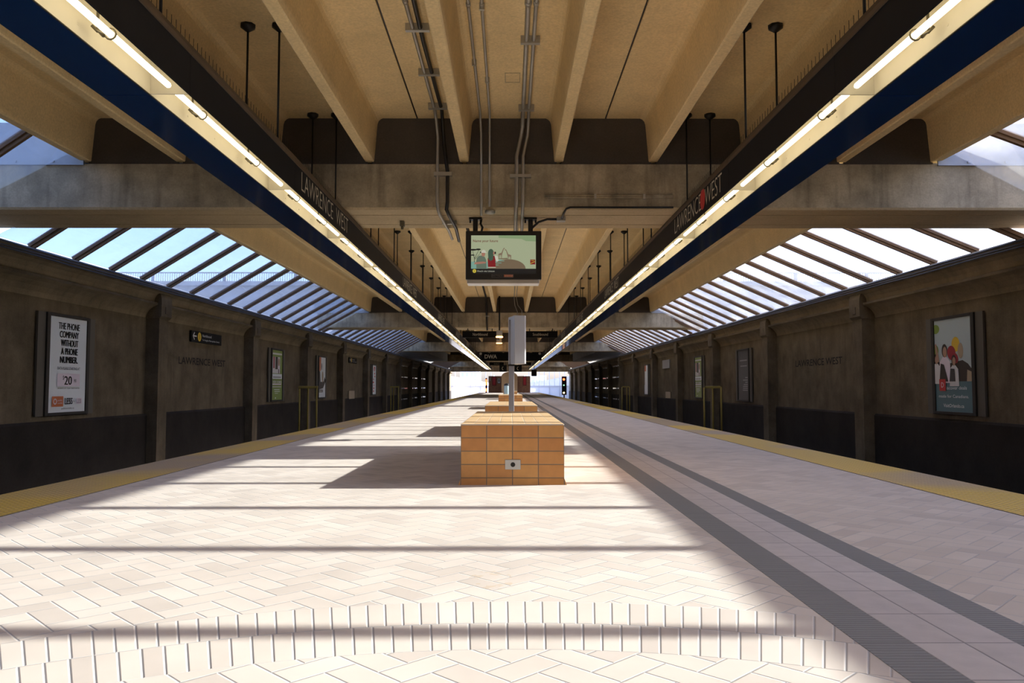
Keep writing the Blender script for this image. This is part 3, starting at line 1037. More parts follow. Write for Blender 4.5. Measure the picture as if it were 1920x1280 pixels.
# picture area: width 0.905, height 0.535
PX0, PX1, PZ0, PZ1 = X0 + 0.075, X1 - 0.077, 0.055, 0.592
art = Art((-0.02 + PX0, SY - 0.003, SZ + PZ0), (1, 0, 0), (0, 0, 1))
W, Hh = PX1 - PX0, PZ1 - PZ0
art.rect(0, W, 0, Hh, M['s_black'])
art.rect(0, W, 0.072, Hh, M['s_bg'])
art.poly([(0.38, Hh), (0.38, Hh - 0.035), (0.7, Hh - 0.05), (0.76, Hh - 0.08), (W, Hh - 0.085), (W, Hh)], M['s_bg2'])
art.rect(0, 0.45, 0.072, 0.17, M['s_teal'])
art.poly([(0.33, 0.14), (0.50, 0.16), (0.52, 0.19), (0.40, 0.20), (0.33, 0.17)], M['s_teal'])
hill = [(0.22, 0.072)] + [(0.52 + 0.235 * math.cos(q), 0.072 + 0.132 * math.sin(q)) for q in [PI - PI * k / 16 for k in range(2, 17)]]
art.poly(hill, M['s_hill'])
art.poly([(0.375, 0.215), (0.50, 0.222), (0.51, 0.205), (0.38, 0.205)], M['s_hill'])
for k_ in range(3): art.rect(0.30, 0.46 - 0.04 * k_, 0.176 - 0.028 * k_, 0.184 - 0.028 * k_, M['s_teal'])
# acacia tree
for (a, b, ra, rb) in ((0.03, 0.335, 0.05, 0.012), (0.10, 0.34, 0.035, 0.012), (0.02, 0.26, 0.03, 0.008), (0.14, 0.30, 0.02, 0.008)): art.oval(a, b, ra, rb, M['s_black'])
for (p, q) in (((0.045, 0.22), (0.02, 0.33)), ((0.045, 0.21), (0.11, 0.335)), ((0.045, 0.16), (0.045, 0.22)), ((0.05, 0.2), (0.14, 0.3))):
    art.poly([(p[0] - 0.004, p[1]), (p[0] + 0.004, p[1]), (q[0] + 0.002, q[1]), (q[0] - 0.002, q[1])], M['s_black'])
# man in cap
art.poly([(0.075, 0.072), (0.215, 0.072), (0.21, 0.19), (0.19, 0.235), (0.16, 0.255), (0.11, 0.25), (0.08, 0.22), (0.07, 0.16)], M['s_shirt'])
art.poly([(0.04, 0.13), (0.055, 0.16), (0.17, 0.17), (0.21, 0.16), (0.2, 0.145), (0.1, 0.135)], M['s_skin'])
art.oval(0.17, 0.275, 0.026, 0.036, M['s_skin'])
art.poly([(0.14, 0.292), (0.145, 0.32), (0.175, 0.335), (0.2, 0.322), (0.205, 0.3), (0.23, 0.298), (0.2, 0.29)], M['s_white'])
# woman with binoculars
art.poly([(0.235, 0.09), (0.34, 0.088), (0.338, 0.2), (0.325, 0.25), (0.25, 0.25), (0.23, 0.21)], M['s_red'])
art.rect(0.237, 0.342, 0.084, 0.094, M['s_white'])
art.poly([(0.325, 0.25), (0.345, 0.255), (0.37, 0.24), (0.38, 0.18), (0.36, 0.165), (0.34, 0.19)], M['s_white'])
art.oval(0.275, 0.285, 0.04, 0.06, M['s_green'])
art.poly([(0.235, 0.28), (0.24, 0.2), (0.275, 0.175), (0.305, 0.2), (0.312, 0.28)], M['s_green'])
art.oval(0.318, 0.285, 0.014, 0.022, M['s_skin'])
art.rect(0.325, 0.345, 0.275, 0.305, M['s_black'])


def giraffe(a, b, k):
    f = lambda pts: art.poly([(a + x * k, b + y) for x, y in pts], M['s_giraffe'])
    f([(-0.02, 0.03), (0.03, 0.035), (0.032, 0.055), (0.01, 0.065), (-0.022, 0.05)])
    f([(0.012, 0.05), (0.032, 0.05), (0.055, 0.125), (0.046, 0.125)])
    f([(0.044, 0.118), (0.056, 0.138), (0.07, 0.122), (0.056, 0.117)])
    for xx in (-0.018, -0.008, 0.014, 0.026): f([(xx - 0.0025, -0.01), (xx + 0.0025, -0.01), (xx + 0.004, 0.036), (xx - 0.004, 0.036)])


giraffe(0.40, 0.225, 1.0)
giraffe(0.535, 0.205, -1.0)
art.text('Name your future', 0.028, 0.44, 0.034, M['s_text'], width=0.345, bold=0.01)
art.rect(0.818, 0.887, 0.128, 0.196, M['s_red'])
art.poly([(0.82, 0.135), (0.885, 0.165), (0.885, 0.172), (0.82, 0.145)], M['s_yellow'])
art.text('CIBC', 0.826, 0.174, 0.015, M['s_yellow'], width=0.052)
art.oval(0.048, 0.036, 0.026, 0.026, M['s_yellow'])
art.text('1', 0.048, 0.024, 0.024, M['s_black'], align='c')
art.text('Finch via Union', 0.09, 0.024, 0.022, M['s_white'], width=0.235)
art.build('display', sc_)
a2 = Art((-0.02 + X0, SY - 0.003, SZ + Z0), (1, 0, 0), (0, 0, 1))
a2.rect(0.36, 0.66, 0.027, 0.067, M['grey_print'])
a2.rect(0.363, 0.53, 0.030, 0.064, M['ink'])
a2.text('PATTISON', 0.372, 0.039, 0.016, M['grey_print'], width=0.15)
a2.rect(0.53, 0.655, 0.032, 0.063, M['orange'])
a2.text('ONESTOP', 0.537, 0.039, 0.016, M['white'], width=0.112)
a2.build('maker_plate', sc_)


# ------------------------------------------------------------------ conduits
def clamp(mb, x0, x1, y, z0, z1):
    mb.box(x0, x1, y - 0.02, y + 0.02, z0, z1)


def conduit_run(label, pipes, clamps):
    """pipes: list of (points, radius, material); clamps: (axis-box)."""
    root = thing('conduit_run', label, 'conduit', (0, 0, 0), 'conduits on the ceiling')
    for pts, r, m in pipes:
        mb = MB().tube(pts, r, 8)
        for p, q in zip(pts, pts[1:]):
            p, q = Vector(p), Vector(q)
            if (q - p).length > 3:
                t = (q - p).normalized()
                for fz in (0.32, 0.66):
                    c = p.lerp(q, fz); mb.tube([c - t * 0.03, c + t * 0.03], r * 1.35, 8)
        mb.build('conduit', m, root)
    for b in clamps: MB().box(*b).build('clamp', M['galv'], root)
    return root


ZS = SLAB - 0.045
YF = BEAM_Y[1] - 0.045
conduit_run('grey conduit with a loose black cable, left of centre above the screen',
            [([(-0.99, 1.5, ZS), (-0.99, 10.1, ZS), (-0.99, 10.3, ZS - 0.06), (-0.98, YF - 0.02, ZS - 0.25), (-0.985, YF, 3.7), (-0.985, YF, 3.2), (-0.97, YF - 0.02, 3.09), (-0.96, YF + 0.1, 3.05), (-0.93, 11.3, 3.04), (-0.92, 11.6, 3.05), (-0.9, 12.05, 3.0)], 0.021, M['galv']),
             ([(-0.9, 1.5, ZS + 0.01), (-0.89, 5.0, ZS), (-0.915, 8.0, ZS), (-0.90, 10.1, ZS), (-0.91, 10.38, ZS - 0.1), (-0.90, YF - 0.01, 4.0), (-0.85, YF, 3.6), (-0.85, YF, 3.2), (-0.86, YF - 0.03, 3.09), (-0.84, YF + 0.12, 3.05), (-0.80, 11.4, 3.04), (-0.80, 12.1, 2.98)], 0.024, M['black_cable'])],
            [(-1.06, -0.82, y, y + 0.05, ZS - 0.03, SLAB) for y in (2.6, 4.7, 6.0, 7.72, 8.85, 9.95)] + [(-1.03, -0.79, YF - 0.03, BEAM_Y[1], 3.55, 3.6), (-0.98, -0.78, 11.2, 11.26, 3.06, 3.116)])
conduit_run('pair of thin grey conduits running just left of the ceiling centre line',
            [([(-0.41, 1.5, ZS), (-0.41, 10.2, ZS), (-0.405, YF, ZS - 0.2), (-0.40, YF, 3.2), (-0.40, YF - 0.02, 3.1), (-0.41, 10.7, 3.08)], 0.017, M['galv']),
             ([(-0.28, 1.5, ZS), (-0.285, 10.2, ZS), (-0.29, YF, ZS - 0.2), (-0.29, YF, 3.14)], 0.016, M['galv'])],
            [(-0.44, -0.39, y, y + 0.03, ZS - 0.02, SLAB) for y in (4.2, 6.8, 8.6)] + [(-0.31, -0.26, y, y + 0.03, ZS - 0.02, SLAB) for y in (4.4, 7.3, 9.1)])
conduit_run('pair of thick grey conduits running right of the ceiling centre line to the screen',
            [([(0.15, 1.5, ZS), (0.15, 10.15, ZS), (0.145, 10.4, ZS - 0.12), (0.13, YF, 4.1), (0.07, YF, 3.82), (0.065, YF, 3.2), (0.06, YF - 0.02, 3.1), (0.06, 11.0, 3.07), (0.06, 11.3, 2.95)], 0.026, M['galv']),
             ([(0.225, 1.5, ZS), (0.225, 10.15, ZS), (0.222, 10.4, ZS - 0.12), (0.215, YF, 4.1), (0.155, YF, 3.82), (0.15, YF, 3.2), (0.148, YF - 0.02, 3.1), (0.15, 11.0, 3.07), (0.15, 11.3, 2.95)], 0.021, M['galv'])],
            [(0.09, 0.29, y, y + 0.05, ZS - 0.035, SLAB) for y in (3.0, 5.4, 8.0, 10.0)] + [(-0.02, 0.26, YF - 0.03, BEAM_Y[1], 3.53, 3.57)])
conduit_run('pair of thin conduits running sideways low on the first beam face, right of the screen',
            [([(0.46, 10.475, 3.27), (2.15, 10.475, 3.265)], 0.014, M['beam']), ([(0.44, 10.475, 3.295), (2.15, 10.475, 3.29)], 0.014, M['beam'])],
            [(1.1, 1.13, 10.45, 10.5, 3.245, 3.31), (1.75, 1.78, 10.45, 10.5, 3.245, 3.31)])
conduit_run('dark conduit bending under the first beam to the right of the screen',
            [([(2.15, 10.46, 3.13), (0.78, 10.46, 3.13), (0.73, 10.48, 3.115), (0.705, 10.55, 3.08), (0.70, 10.95, 3.08)], 0.014, M['dark_metal']),
             ([(0.67, 10.98, 3.08), (0.5, 11.0, 3.085), (0.38, 11.03, 3.05), (0.30, 11.04, 2.98), (0.25, 11.04, 2.915)], 0.016, M['black_cable'])],
            [(0.63, 0.75, 10.92, 11.04, 3.05, 3.116)])
# second bay
Y2 = BEAM_Y[2] - 0.045
conduit_run('dark conduit down the second beam face, left of the pale cabinet',
            [([(-0.98, 13, ZS), (-0.98, 31.9, ZS), (-0.97, Y2, ZS - 0.3), (-0.93, Y2, 3.0)], 0.035, M['black_cable'])], [(-1.05, -0.9, 20, 20.05, ZS - 0.03, SLAB), (-1.05, -0.85, Y2 - 0.03, BEAM_Y[2], 3.55, 3.6)])
conduit_run('two thin bright wires down the second beam face above the pale cabinet',
            [([(0.15, 13, ZS), (0.15, 31.9, ZS), (0.18, Y2, ZS - 0.3), (0.28, Y2, 3.75), (0.29, Y2, 3.2)], 0.016, M['galv']),
             ([(0.24, 13, ZS), (0.24, 31.9, ZS), (0.3, Y2, ZS - 0.3), (0.46, Y2, 3.8), (0.47, Y2, 3.2)], 0.016, M['galv'])], [(0.1, 0.3, 20, 20.05, ZS - 0.03, SLAB)])
# small fittings on the first beam soffit
jb = MB().box(-1.585, -1.525, 11.2, 11.3, 3.03, 3.116)
jb.tube([(-1.555, 11.25, 3.03), (-1.555, 11.25, 2.99)], 0.02, 8)
tag(bevel(jb.build('junction_box', M['clip']), 0.006, 2), 'small yellowed box under the first beam, left of the black cable', 'junction box')
jb = MB().lathe((-0.285, 10.52, 3.055), [(0.04, 0.0), (0.07, 0.01), (0.07, 0.04), (0.03, 0.055)], 16)
tag(jb.build('junction_box', M['galv']), 'round metal box at the beam edge above the screen', 'junction box')


# ------------------------------------------------------------------ wall posters
def poster_board(s, yc, label, draw, zb=0.33, w=1.12, h=1.57):
    """yc: middle along the wall; the print hangs with its foot at zb."""
    u = Vector((0, 1, 0)) if s < 0 else Vector((0, -1, 0))
    root = thing('wall_poster', label, 'poster', (s * WALL, yc, zb - 0.05), 'advertising posters on the track walls')
    xin = 7.44
    MB().box(-s * 0.02, s * (-0.055) * 1, -0.86, 0.86, 0.0, h + 0.1).build('backing_board', M['board_back'], root)
    fr = MB()
    x0, x1 = -s * 0.05, -s * 0.085
    for (a, b, c, d) in ((-0.65, -w / 2, 0, h + 0.1), (w / 2, 0.65, 0, h + 0.1), (-w / 2, w / 2, 0, 0.05), (-w / 2, w / 2, h + 0.05, h + 0.1)): fr.box(x0, x1, a, b, c, d)
    fr.box(x0, -s * 0.065, -w / 2, w / 2, 0.05, h + 0.05)
    bevel(fr.build('frame', M['frame'], root), 0.004, 1)
    art = Art(Vector((s * (WALL - 0.066), yc, zb)) - u * (w / 2), u, (0, 0, 1))
    draw(art, w, h)
    art.build('print', root)
    return root


def draw_phone(a, w, h):
    a.rect(0, w, 0, h, M['poster_white'])
    for k, (t, ww, x) in enumerate((('THE PHONE', 0.63, 0.57), ('COMPANY', 0.57, 0.575), ('WITHOUT', 0.52, 0.585), ('A PHONE', 0.50, 0.585), ('NUMBER.', 0.53, 0.575))):
        for dx in (-0.006, 0.0, 0.006): a.text(t, x + dx, 1.375 - k * 0.14, 0.115, M['ink'], width=ww, align='c')
    a.text('DATA PLANS STARTING AT', 0.58, 0.705, 0.045, M['ink'], width=0.68, align='c')
    a.rect(0.24, 0.92, 0.43, 0.64, M['pink_white'])
    a.text('$', 0.40, 0.54, 0.07, M['ink'], width=0.04)
    for dx in (-0.006, 0.006): a.text('20', 0.45 + dx, 0.455, 0.15, M['ink'], width=0.22)
    a.text('/MO', 0.73, 0.50, 0.05, M['ink'], width=0.08)
    a.text('30 DAYS OF TALK TEXT DATA', 0.58, 0.385, 0.022, M['ink'], width=0.66, align='c')
    a.rect(0.10, 0.43, 0.095, 0.265, M['orange'])
    a.oval(0.19, 0.18, 0.05, 0.05, M['pink_white']); a.oval(0.19, 0.18, 0.03, 0.03, M['orange'])
    a.text('public', 0.26, 0.185, 0.03, M['pink_white'], width=0.14)
    a.text('mobile', 0.26, 0.14, 0.03, M['pink_white'], width=0.14)
    for dx in (-0.004, 0.004): a.text('LESS', 0.47 + dx, 0.13, 0.11, M['ink'], width=0.23)
    a.text('for', 0.72, 0.165, 0.03, M['ink'])
    a.rect(0.82, 0.99, 0.13, 0.23, M['pink_white'])
    a.text('LESS', 0.84, 0.145, 0.07, M['ink'], width=0.13)
    a.text('publicmobile.ca', 0.56, 0.05, 0.03, M['ink'], width=0.38, align='c')


def draw_family(a, w, h):
    a.rect(0, w, 0, h, M['teal'])
    a.rect(0, w, 0.51, h, M['sky_print'])
    a.poly([(0, 0.51), (0, 0.95), (0.2, 0.8), (0.5, 0.82), (0.85, 0.86), (1.0, 0.8), (w, 0.7), (w, 0.51)], M['hair_print'])
    for (x, y, rx, ry) in ((0.05, 1.42, 0.12, 0.08), (0.03, 1.05, 0.09, 0.1)): a.oval(x, y, rx, ry, M['green'])
    a.poly([(0.98, 0.7), (w, 0.66), (w, 0.51), (0.96, 0.51)], M['tan_print'])
    # round balloons
    a.oval(0.66, 1.13, 0.12, 0.125, M['yellow'])
    a.oval(0.80, 1.02, 0.08, 0.13, M['tan_print'])
    a.oval(0.53, 0.99, 0.13, 0.12, M['dark_red'], rot=-0.6)
    a.oval(0.64, 0.90, 0.10, 0.08, M['dark_red'], rot=-0.7)

    def figure(x, y, k, top):
        a.poly([(x - 0.19 * k, y - 0.52 * k), (x + 0.19 * k, y - 0.52 * k), (x + 0.17 * k, y - 0.14 * k), (x + 0.06 * k, y - 0.05 * k), (x - 0.06 * k, y - 0.05 * k), (x - 0.17 * k, y - 0.14 * k)], top)
        a.oval(x, y + 0.06 * k, 0.09 * k, 0.12 * k, M['hair_print'])
        a.oval(x + 0.01 * k, y + 0.035 * k, 0.065 * k, 0.095 * k, M['skin'])
    figure(0.32, 0.98, 0.95, M['pink_white'])
    figure(0.60, 0.82, 0.75, M['white'])
    figure(0.06, 0.86, 0.75, M['white'])
    a.poly([(0.02, 1.15), (0.07, 1.17), (0.16, 0.86), (0.09, 0.83)], M['skin'])
    a.poly([(0.15, 0.51), (0.42, 0.51), (0.30, 0.80), (0.2, 0.82)], M['hair_print'])
    a.poly([(0.46, 0.51), (0.64, 0.51), (0.62, 0.72), (0.5, 0.73)], M['dark_print'])
    a.rect(0.14, 0.34, 0.35, 0.55, M['red'])
    a.text('D', 0.20, 0.41, 0.09, M['pink_white'], width=0.08)
    a.text('iscover deals', 0.37, 0.375, 0.06, M['poster_white'], width=0.60)
    a.text('made for Canadians.', 0.57, 0.235, 0.055, M['poster_white'], width=0.90, align='c')
    a.text('VisitOrlando.ca', 0.57, 0.075, 0.06, M['poster_white'], width=0.62, align='c', bold=0.008)


def draw_green(a, w, h):
    a.rect(0, w, 0, h, M['green'])
    a.rect(0.05, w - 0.06, 1.43, 1.485, M['white'])
    a.rect(0.05, 0.85, 0.84, 1.36, M['white'])
    a.rect(0.12, 0.26, 1.0, 1.36, M['dark_red']); a.rect(0.34, 0.60, 0.97, 1.36, M['hair_print'])
    a.oval(0.72, 1.2, 0.09, 0.13, M['skin']); a.poly([(0.6, 0.86), (0.84, 0.86), (0.8, 1.08), (0.64, 1.08)], M['pink_white'])
    a.rect(0.66, 0.74, 0.84, 0.98, M['hair_print'])
    a.rect(0.03, w - 0.05, 0.665, 0.82, M['poster_white'])
    a.rect(0.1, w - 0.15, 0.70, 0.735, M['grey_print'])
    a.text('NEW HOMES', 0.56, 0.53, 0.075, M['white'], width=0.94, align='c', bold=0.02)
    a.rect(0.06, w - 0.12, 0.475, 0.515, M['pink_white'])
    a.rect(0.05, w - 0.12, 0.40, 0.425, M['white'])
    a.rect(0.22, 0.82, 0.315, 0.335, M['poster_white']); a.rect(0.26, 0.86, 0.255, 0.275, M['poster_white']); a.rect(0.3, 0.65, 0.2, 0.215, M['poster_white'])
    a.oval(0.38, 0.06, 0.05, 0.025, M['poster_white'])


def draw_movie(a, w, h):
    a.rect(0, w, 0, h, M['poster_white'])
    a.poly([(0, h), (0.36, h), (0.3, 1.05), (0.1, 1.0), (0, 1.1)], M['orange'])
    a.poly([(0, 1.05), (0.2, 1.0), (0.3, 0.6), (0.8, 0.62), (0.95, 0.8), (w, 0.7), (w, 0.6), (0.7, 0.35), (0, 0.3)], M['hair_print'])
    a.oval(0.62, 0.8, 0.13, 0.22, M['tan_print']); a.oval(0.45, 1.2, 0.06, 0.14, M['hair_print'])
    a.rect(0, 0.68, 0.19, 0.30, M['dark_print'])
    a.rect(0.08, 0.6, 0.25, 0.265, M['white']); a.rect(0.08, 0.55, 0.215, 0.23, M['white'])


def draw_dark(a, w, h):
    a.rect(0, w, 0, h, M['dark_print'])
    a.rect(0.22, 1.0, 1.235, 1.27, M['grey_print']); a.rect(0.28, 0.98, 1.06, 1.09, M['grey_print'])
    for k, (x0, z) in enumerate(((0.8, 0.69), (0.55, 0.61), (0.8, 0.54), (0.62, 0.47), (0.55, 0.41), (0.55, 0.35), (0.52, 0.29))):
        a.rect(x0, 1.05, z, z + 0.03, M['grey_print'])


def draw_white_red(a, w, h):
    a.rect(0, w, 0, h, M['poster_white'])
    rnd = random.Random(3)
    for k in range(9):
        x0 = rnd.uniform(0.1, 0.6); z0 = 0.12 + k * 0.16
        a.rect(x0, x0 + rnd.uniform(0.15, 0.4), z0, z0 + 0.09, M['red'])
    a.text('SALE', 0.56, 1.32, 0.12, M['red'], width=0.7, align='c', bold=0.02)


def draw_white_orange(a, w, h):
    a.rect(0, w, 0, h, M['poster_white'])
    a.rect(0, 0.55, 1.25, h, M['orange']); a.rect(0, 0.14, 0.5, 1.25, M['tan_print'])


K = 6.04
PY = 13.38
poster_board(-1, PY, 'white poster with tall black capitals and a 20 dollar price, near left wall', draw_phone)
poster_board(1, PY, 'poster of a family with balloons above a teal panel, near right wall', draw_family)
poster_board(-1, PY + 2 * K - 0.05, 'green poster with white bands on the left wall', draw_green)
poster_board(-1, PY + 3 * K, 'orange and white picture poster on the left wall beyond the green one', draw_movie)
poster_board(-1, PY + 5 * K, 'white poster with red marks, far along the left wall', draw_white_red)
poster_board(1, PY + 2 * K, 'near-black poster with grey lines of type on the right wall', draw_dark)
poster_board(1, PY + 3 * K, 'green poster with white bands on the right wall beyond the yellow frame', draw_green)
poster_board(1, PY + 5 * K, 'white poster with an orange corner, far along the right wall', draw_white_orange)


def wall_sign(s, y0, y1, z0, z1, label):
    u = Vector((0, 1, 0)) if s < 0 else Vector((0, -1, 0))
    root = thing('direction_sign', label, 'sign', (s * WALL, (y0 + y1) / 2, z0))
    bevel(MB().box(-s * 0.015, -s * 0.06, -(y1 - y0) / 2, (y1 - y0) / 2, 0, z1 - z0).build('panel', M['ink'], root), 0.006, 2)
    MB().box(0.03 * s, -s * 0.02, -0.5, 0.5, 0.06, z1 - z0 - 0.06).build('bracket', M['dark_metal'], root)
    a = Art(Vector((s * (WALL - 0.061), (y0 + y1) / 2, z0)) - u * ((y1 - y0) / 2), u, (0, 0, 1))
    h = z1 - z0; w = y1 - y0
    k = h / 0.262
    a.poly([(0.07, 0.142 * k), (0.16, 0.235 * k), (0.185, 0.215 * k), (0.125, 0.155 * k), (0.30, 0.155 * k), (0.30, 0.125 * k), (0.125, 0.125 * k), (0.185, 0.065 * k), (0.16, 0.045 * k)], M['white'])
    a.oval(0.47, 0.135 * k, 0.108 * k, 0.108 * k, M['yellow'])
    a.text('1', 0.47, 0.075 * k, 0.12 * k, M['ink'], align='c')
    a.text('Northbound', 0.65, 0.145 * k, 0.065 * k, M['white'], width=0.58)
    a.text('To Vaughan Metropolitan Centre', 0.65, 0.055 * k, 0.042 * k, M['white'], width=min(1.12, w - 0.72))
    a.build('lettering', root)


wall_sign(-1, 18.55, 20.48, 1.80, 2.065, 'black Northbound direction sign with yellow circle on the near left wall')
wall_sign(-1, PY + 4 * K - 0.7, PY + 4 * K + 1.1, 1.85, 2.10, 'black direction sign with yellow circle far along the left wall')
o = MB().box(7.485, 7.45, 37.3, 39.0, 1.62, 2.02).build('wall_plate', M['grey_print'])
tag(o, 'pale grey rectangular plate high on the right wall beyond the green poster', 'plate')
o = MB().box(7.485, 7.45, 37.2, 38.3, 0.2, 0.5).build('notice_plate', M['tan_print'])
tag(o, 'small tan notice low on the right wall beyond the green poster', 'notice')
o = MB().box(-7.485, -7.45, 36.9, 38.2, 0.15, 0.55).build('notice_plate', M['tan_print'])
tag(o, 'small tan notice low on the left wall beyond the orange picture poster', 'notice')

# ------------------------------------------------------------------ yellow pipe frames beside the track walls
for s in (-1, 1):
    for y0, q in ((26.5, 0), (46.8, 1)):
        root = thing('guard_frame', ('nearer' if q == 0 else 'farther') + ' yellow pipe guard frame by the ' + SIDE[s] + ' track wall', 'guard frame', (s * 6.9, y0, -1.25), 'yellow guard frames')
        x0, x1 = s * 0.1, -s * (0.47 if q == 0 else 0.35)
        zt = 1.97
        MB().tube([(x0, 0, 0), (x0, 0, zt)], 0.03, 8).build('post', M['yellow_paint'], root)
        MB().tube([(x1, 0, 0), (x1, 0, zt)], 0.03, 8).build('post', M['yellow_paint'], root)
        MB().tube([(x0, 1.1, 0), (x0, 1.1, zt)], 0.03, 8).build('post', M['yellow_paint'], root)
        bevel(MB().box(x0 - 0.035, x1 + 0.035, -0.04, 0.04, zt - 0.03, zt + 0.05).build('top_bar', M['yellow_paint'], root), 0.01, 1)
        MB().tube([(x0, 0, zt), (x0, 1.1, zt)], 0.03, 8).build('side_rail', M['yellow_paint'], root)

# ------------------------------------------------------------------ slotted pale bars under the bridge
for s in (-1, 1):
    for r_, zz in enumerate((2.17, 1.39, 0.62, -0.13)):
        for q in range(6):
            yy = 53.0 + (q // 2) * 6.04 + (q % 2) * 2.6
            o = MB().box(s * 7.5, s * 7.38, yy, yy + 1.7, zz - 0.035, zz + 0.035).build('wall_bar', M['gloss_bar'])
            tag(o, '%s nearest bar in the %s pale row on the %s wall under the bridge' % (('very', 'second', 'third', 'fourth', 'fifth', 'sixth')[q], ('top', 'second', 'third', 'bottom')[r_], SIDE[s]), 'bar',
                'pale bars on the walls under the bridge')


# ------------------------------------------------------------------ hanging signs, lamps
def hanging_sign(x0, x1, y, z0, z1, txt, label, ztop=BEAM_Z0, tw=0.5, tx=None, cap=0.07, bold=0.0):
    root = thing('hanging_sign', label, 'sign', ((x0 + x1) / 2, y, z0), 'hanging signs over the platform')
    w = (x1 - x0) / 2
    bevel(MB().box(-w, w, -0.05, 0.05, 0, z1 - z0).build('panel', M['ink'], root), 0.006, 1)
    for xx in (-w * 0.7, w * 0.7):
        MB().tube([(xx, 0.0, z1 - z0 - 0.02), (xx, 0.0, ztop - z0 + 0.02)], 0.02, 6).build('hanger', M['dark_metal'], root)
    if txt:
        a = Art((x0, y - 0.051, z0), (1, 0, 0), (0, 0, 1))
        a.text(txt, (x1 - x0) / 2 if tx is None else tx, (z1 - z0) / 2 - cap * 0.45, cap, M['letter'], width=tw, align='c', bold=bold)
        a.build('lettering', root)
    return root


hanging_sign(-1.95, -0.53, 32.4, 2.735, 3.0, 'Northbound', 'black Northbound sign hung under the second beam', tw=0.6, tx=0.72, cap=0.12)
hanging_sign(0.58, 1.92, 32.4, 2.735, 3.0, 'Southbound', 'black Southbound sign hung under the second beam', tw=0.62, tx=0.64, cap=0.12)
hanging_sign(-1.95, 2.15, 54.6, 2.52, 3.06, 'DWA', 'wide black board with DWA in pale capitals under the third beam', tw=0.85, tx=0.62, cap=0.27, bold=0.03)
hanging_sign(-1.98, -0.6, 76.0, 2.76, 3.04, 'Northbound', 'small far black sign hung left of the post under the fourth beam', tw=0.5, cap=0.08)
hanging_sign(0.75, 2.0, 76.0, 2.76, 3.04, 'Southbound', 'small far black sign hung right of the post under the fourth beam', tw=0.5, cap=0.08)
for x0, lab in ((-1.1, 'left'), (0.45, 'right')):
    r_ = hanging_sign(x0, x0 + 0.75, 82, 2.25, 2.95, '', 'dark square hanging box with pale curve, %s of the post far down the platform' % lab, ztop=SLAB)
    a = Art((x0, 82 - 0.052, 2.25), (1, 0, 0), (0, 0, 1))
    pts = [(0.45 + 0.2 * math.cos(q), 0.35 + 0.2 * math.sin(q)) for q in [PI * 0.6 + PI * 0.8 * k / 10 for k in range(11)]]
    pts += [(0.45 + 0.15 * math.cos(q), 0.35 + 0.15 * math.sin(q)) for q in [PI * 1.4 - PI * 0.8 * k / 10 for k in range(11)]]
    a.poly(pts, M['letter']); a.build('curved_mark', r_)


def box_lamp(x, y, z, w, h, ztop, label):
    root = thing('box_lamp', label, 'lamp', (x, y, z), 'amber box lamps')
    bevel(MB().box(-w / 2, w / 2, -w / 2, w / 2, h * 0.18, h).build('lamp_body', M['pale_metal'], root), 0.02, 2)
    bevel(MB().box(-w / 2 - 0.02, w / 2 + 0.02, -w / 2 - 0.02, w / 2 + 0.02, 0, h * 0.18).build('lens', M['lamp_glow'], root), 0.02, 2)
    MB().tube([(0, 0, h - 0.01), (0, 0, ztop - z + 0.02)], 0.03, 8).build('stem', M['dark_metal'], root)


box_lamp(-0.44, 31.75, 2.7, 0.24, 0.28, SLAB, 'pale box lamp with amber lens beside the Northbound sign')
box_lamp(-0.74, 53.0, 3.6, 0.36, 0.28, SLAB, 'pale box lamp with amber lens above the DWA board')
for s in (-1, 1):
    r_ = thing('globe_lamp', 'small opal globe at the %s end of the DWA board' % SIDE[s], 'lamp', (s * 2.02, 54.3, 2.9))
    MB().lathe((0, 0, 0), [(0.0, 0.0), (0.07, 0.02), (0.1, 0.09), (0.07, 0.16), (0.03, 0.18)], 12).build('globe', M['globe'], r_)
    MB().lathe((0, 0, 0.17), [(0.03, 0.0), (0.03, 0.07)], 8).build('stem', M['dark_metal'], r_)
r_ = thing('speaker_box', 'dark box hanging below the right light row far down the platform', 'speaker', (2.22, 74.0, 1.7))
bevel(MB().box(-0.24, 0.24, -0.2, 0.2, 0.0, 0.6).build('cabinet', M['ink'], r_), 0.02, 2)
MB().tube([(0, 0, 0.59), (0, 0, 1.03)], 0.03, 8).build('hanger', M['dark_metal'], r_)

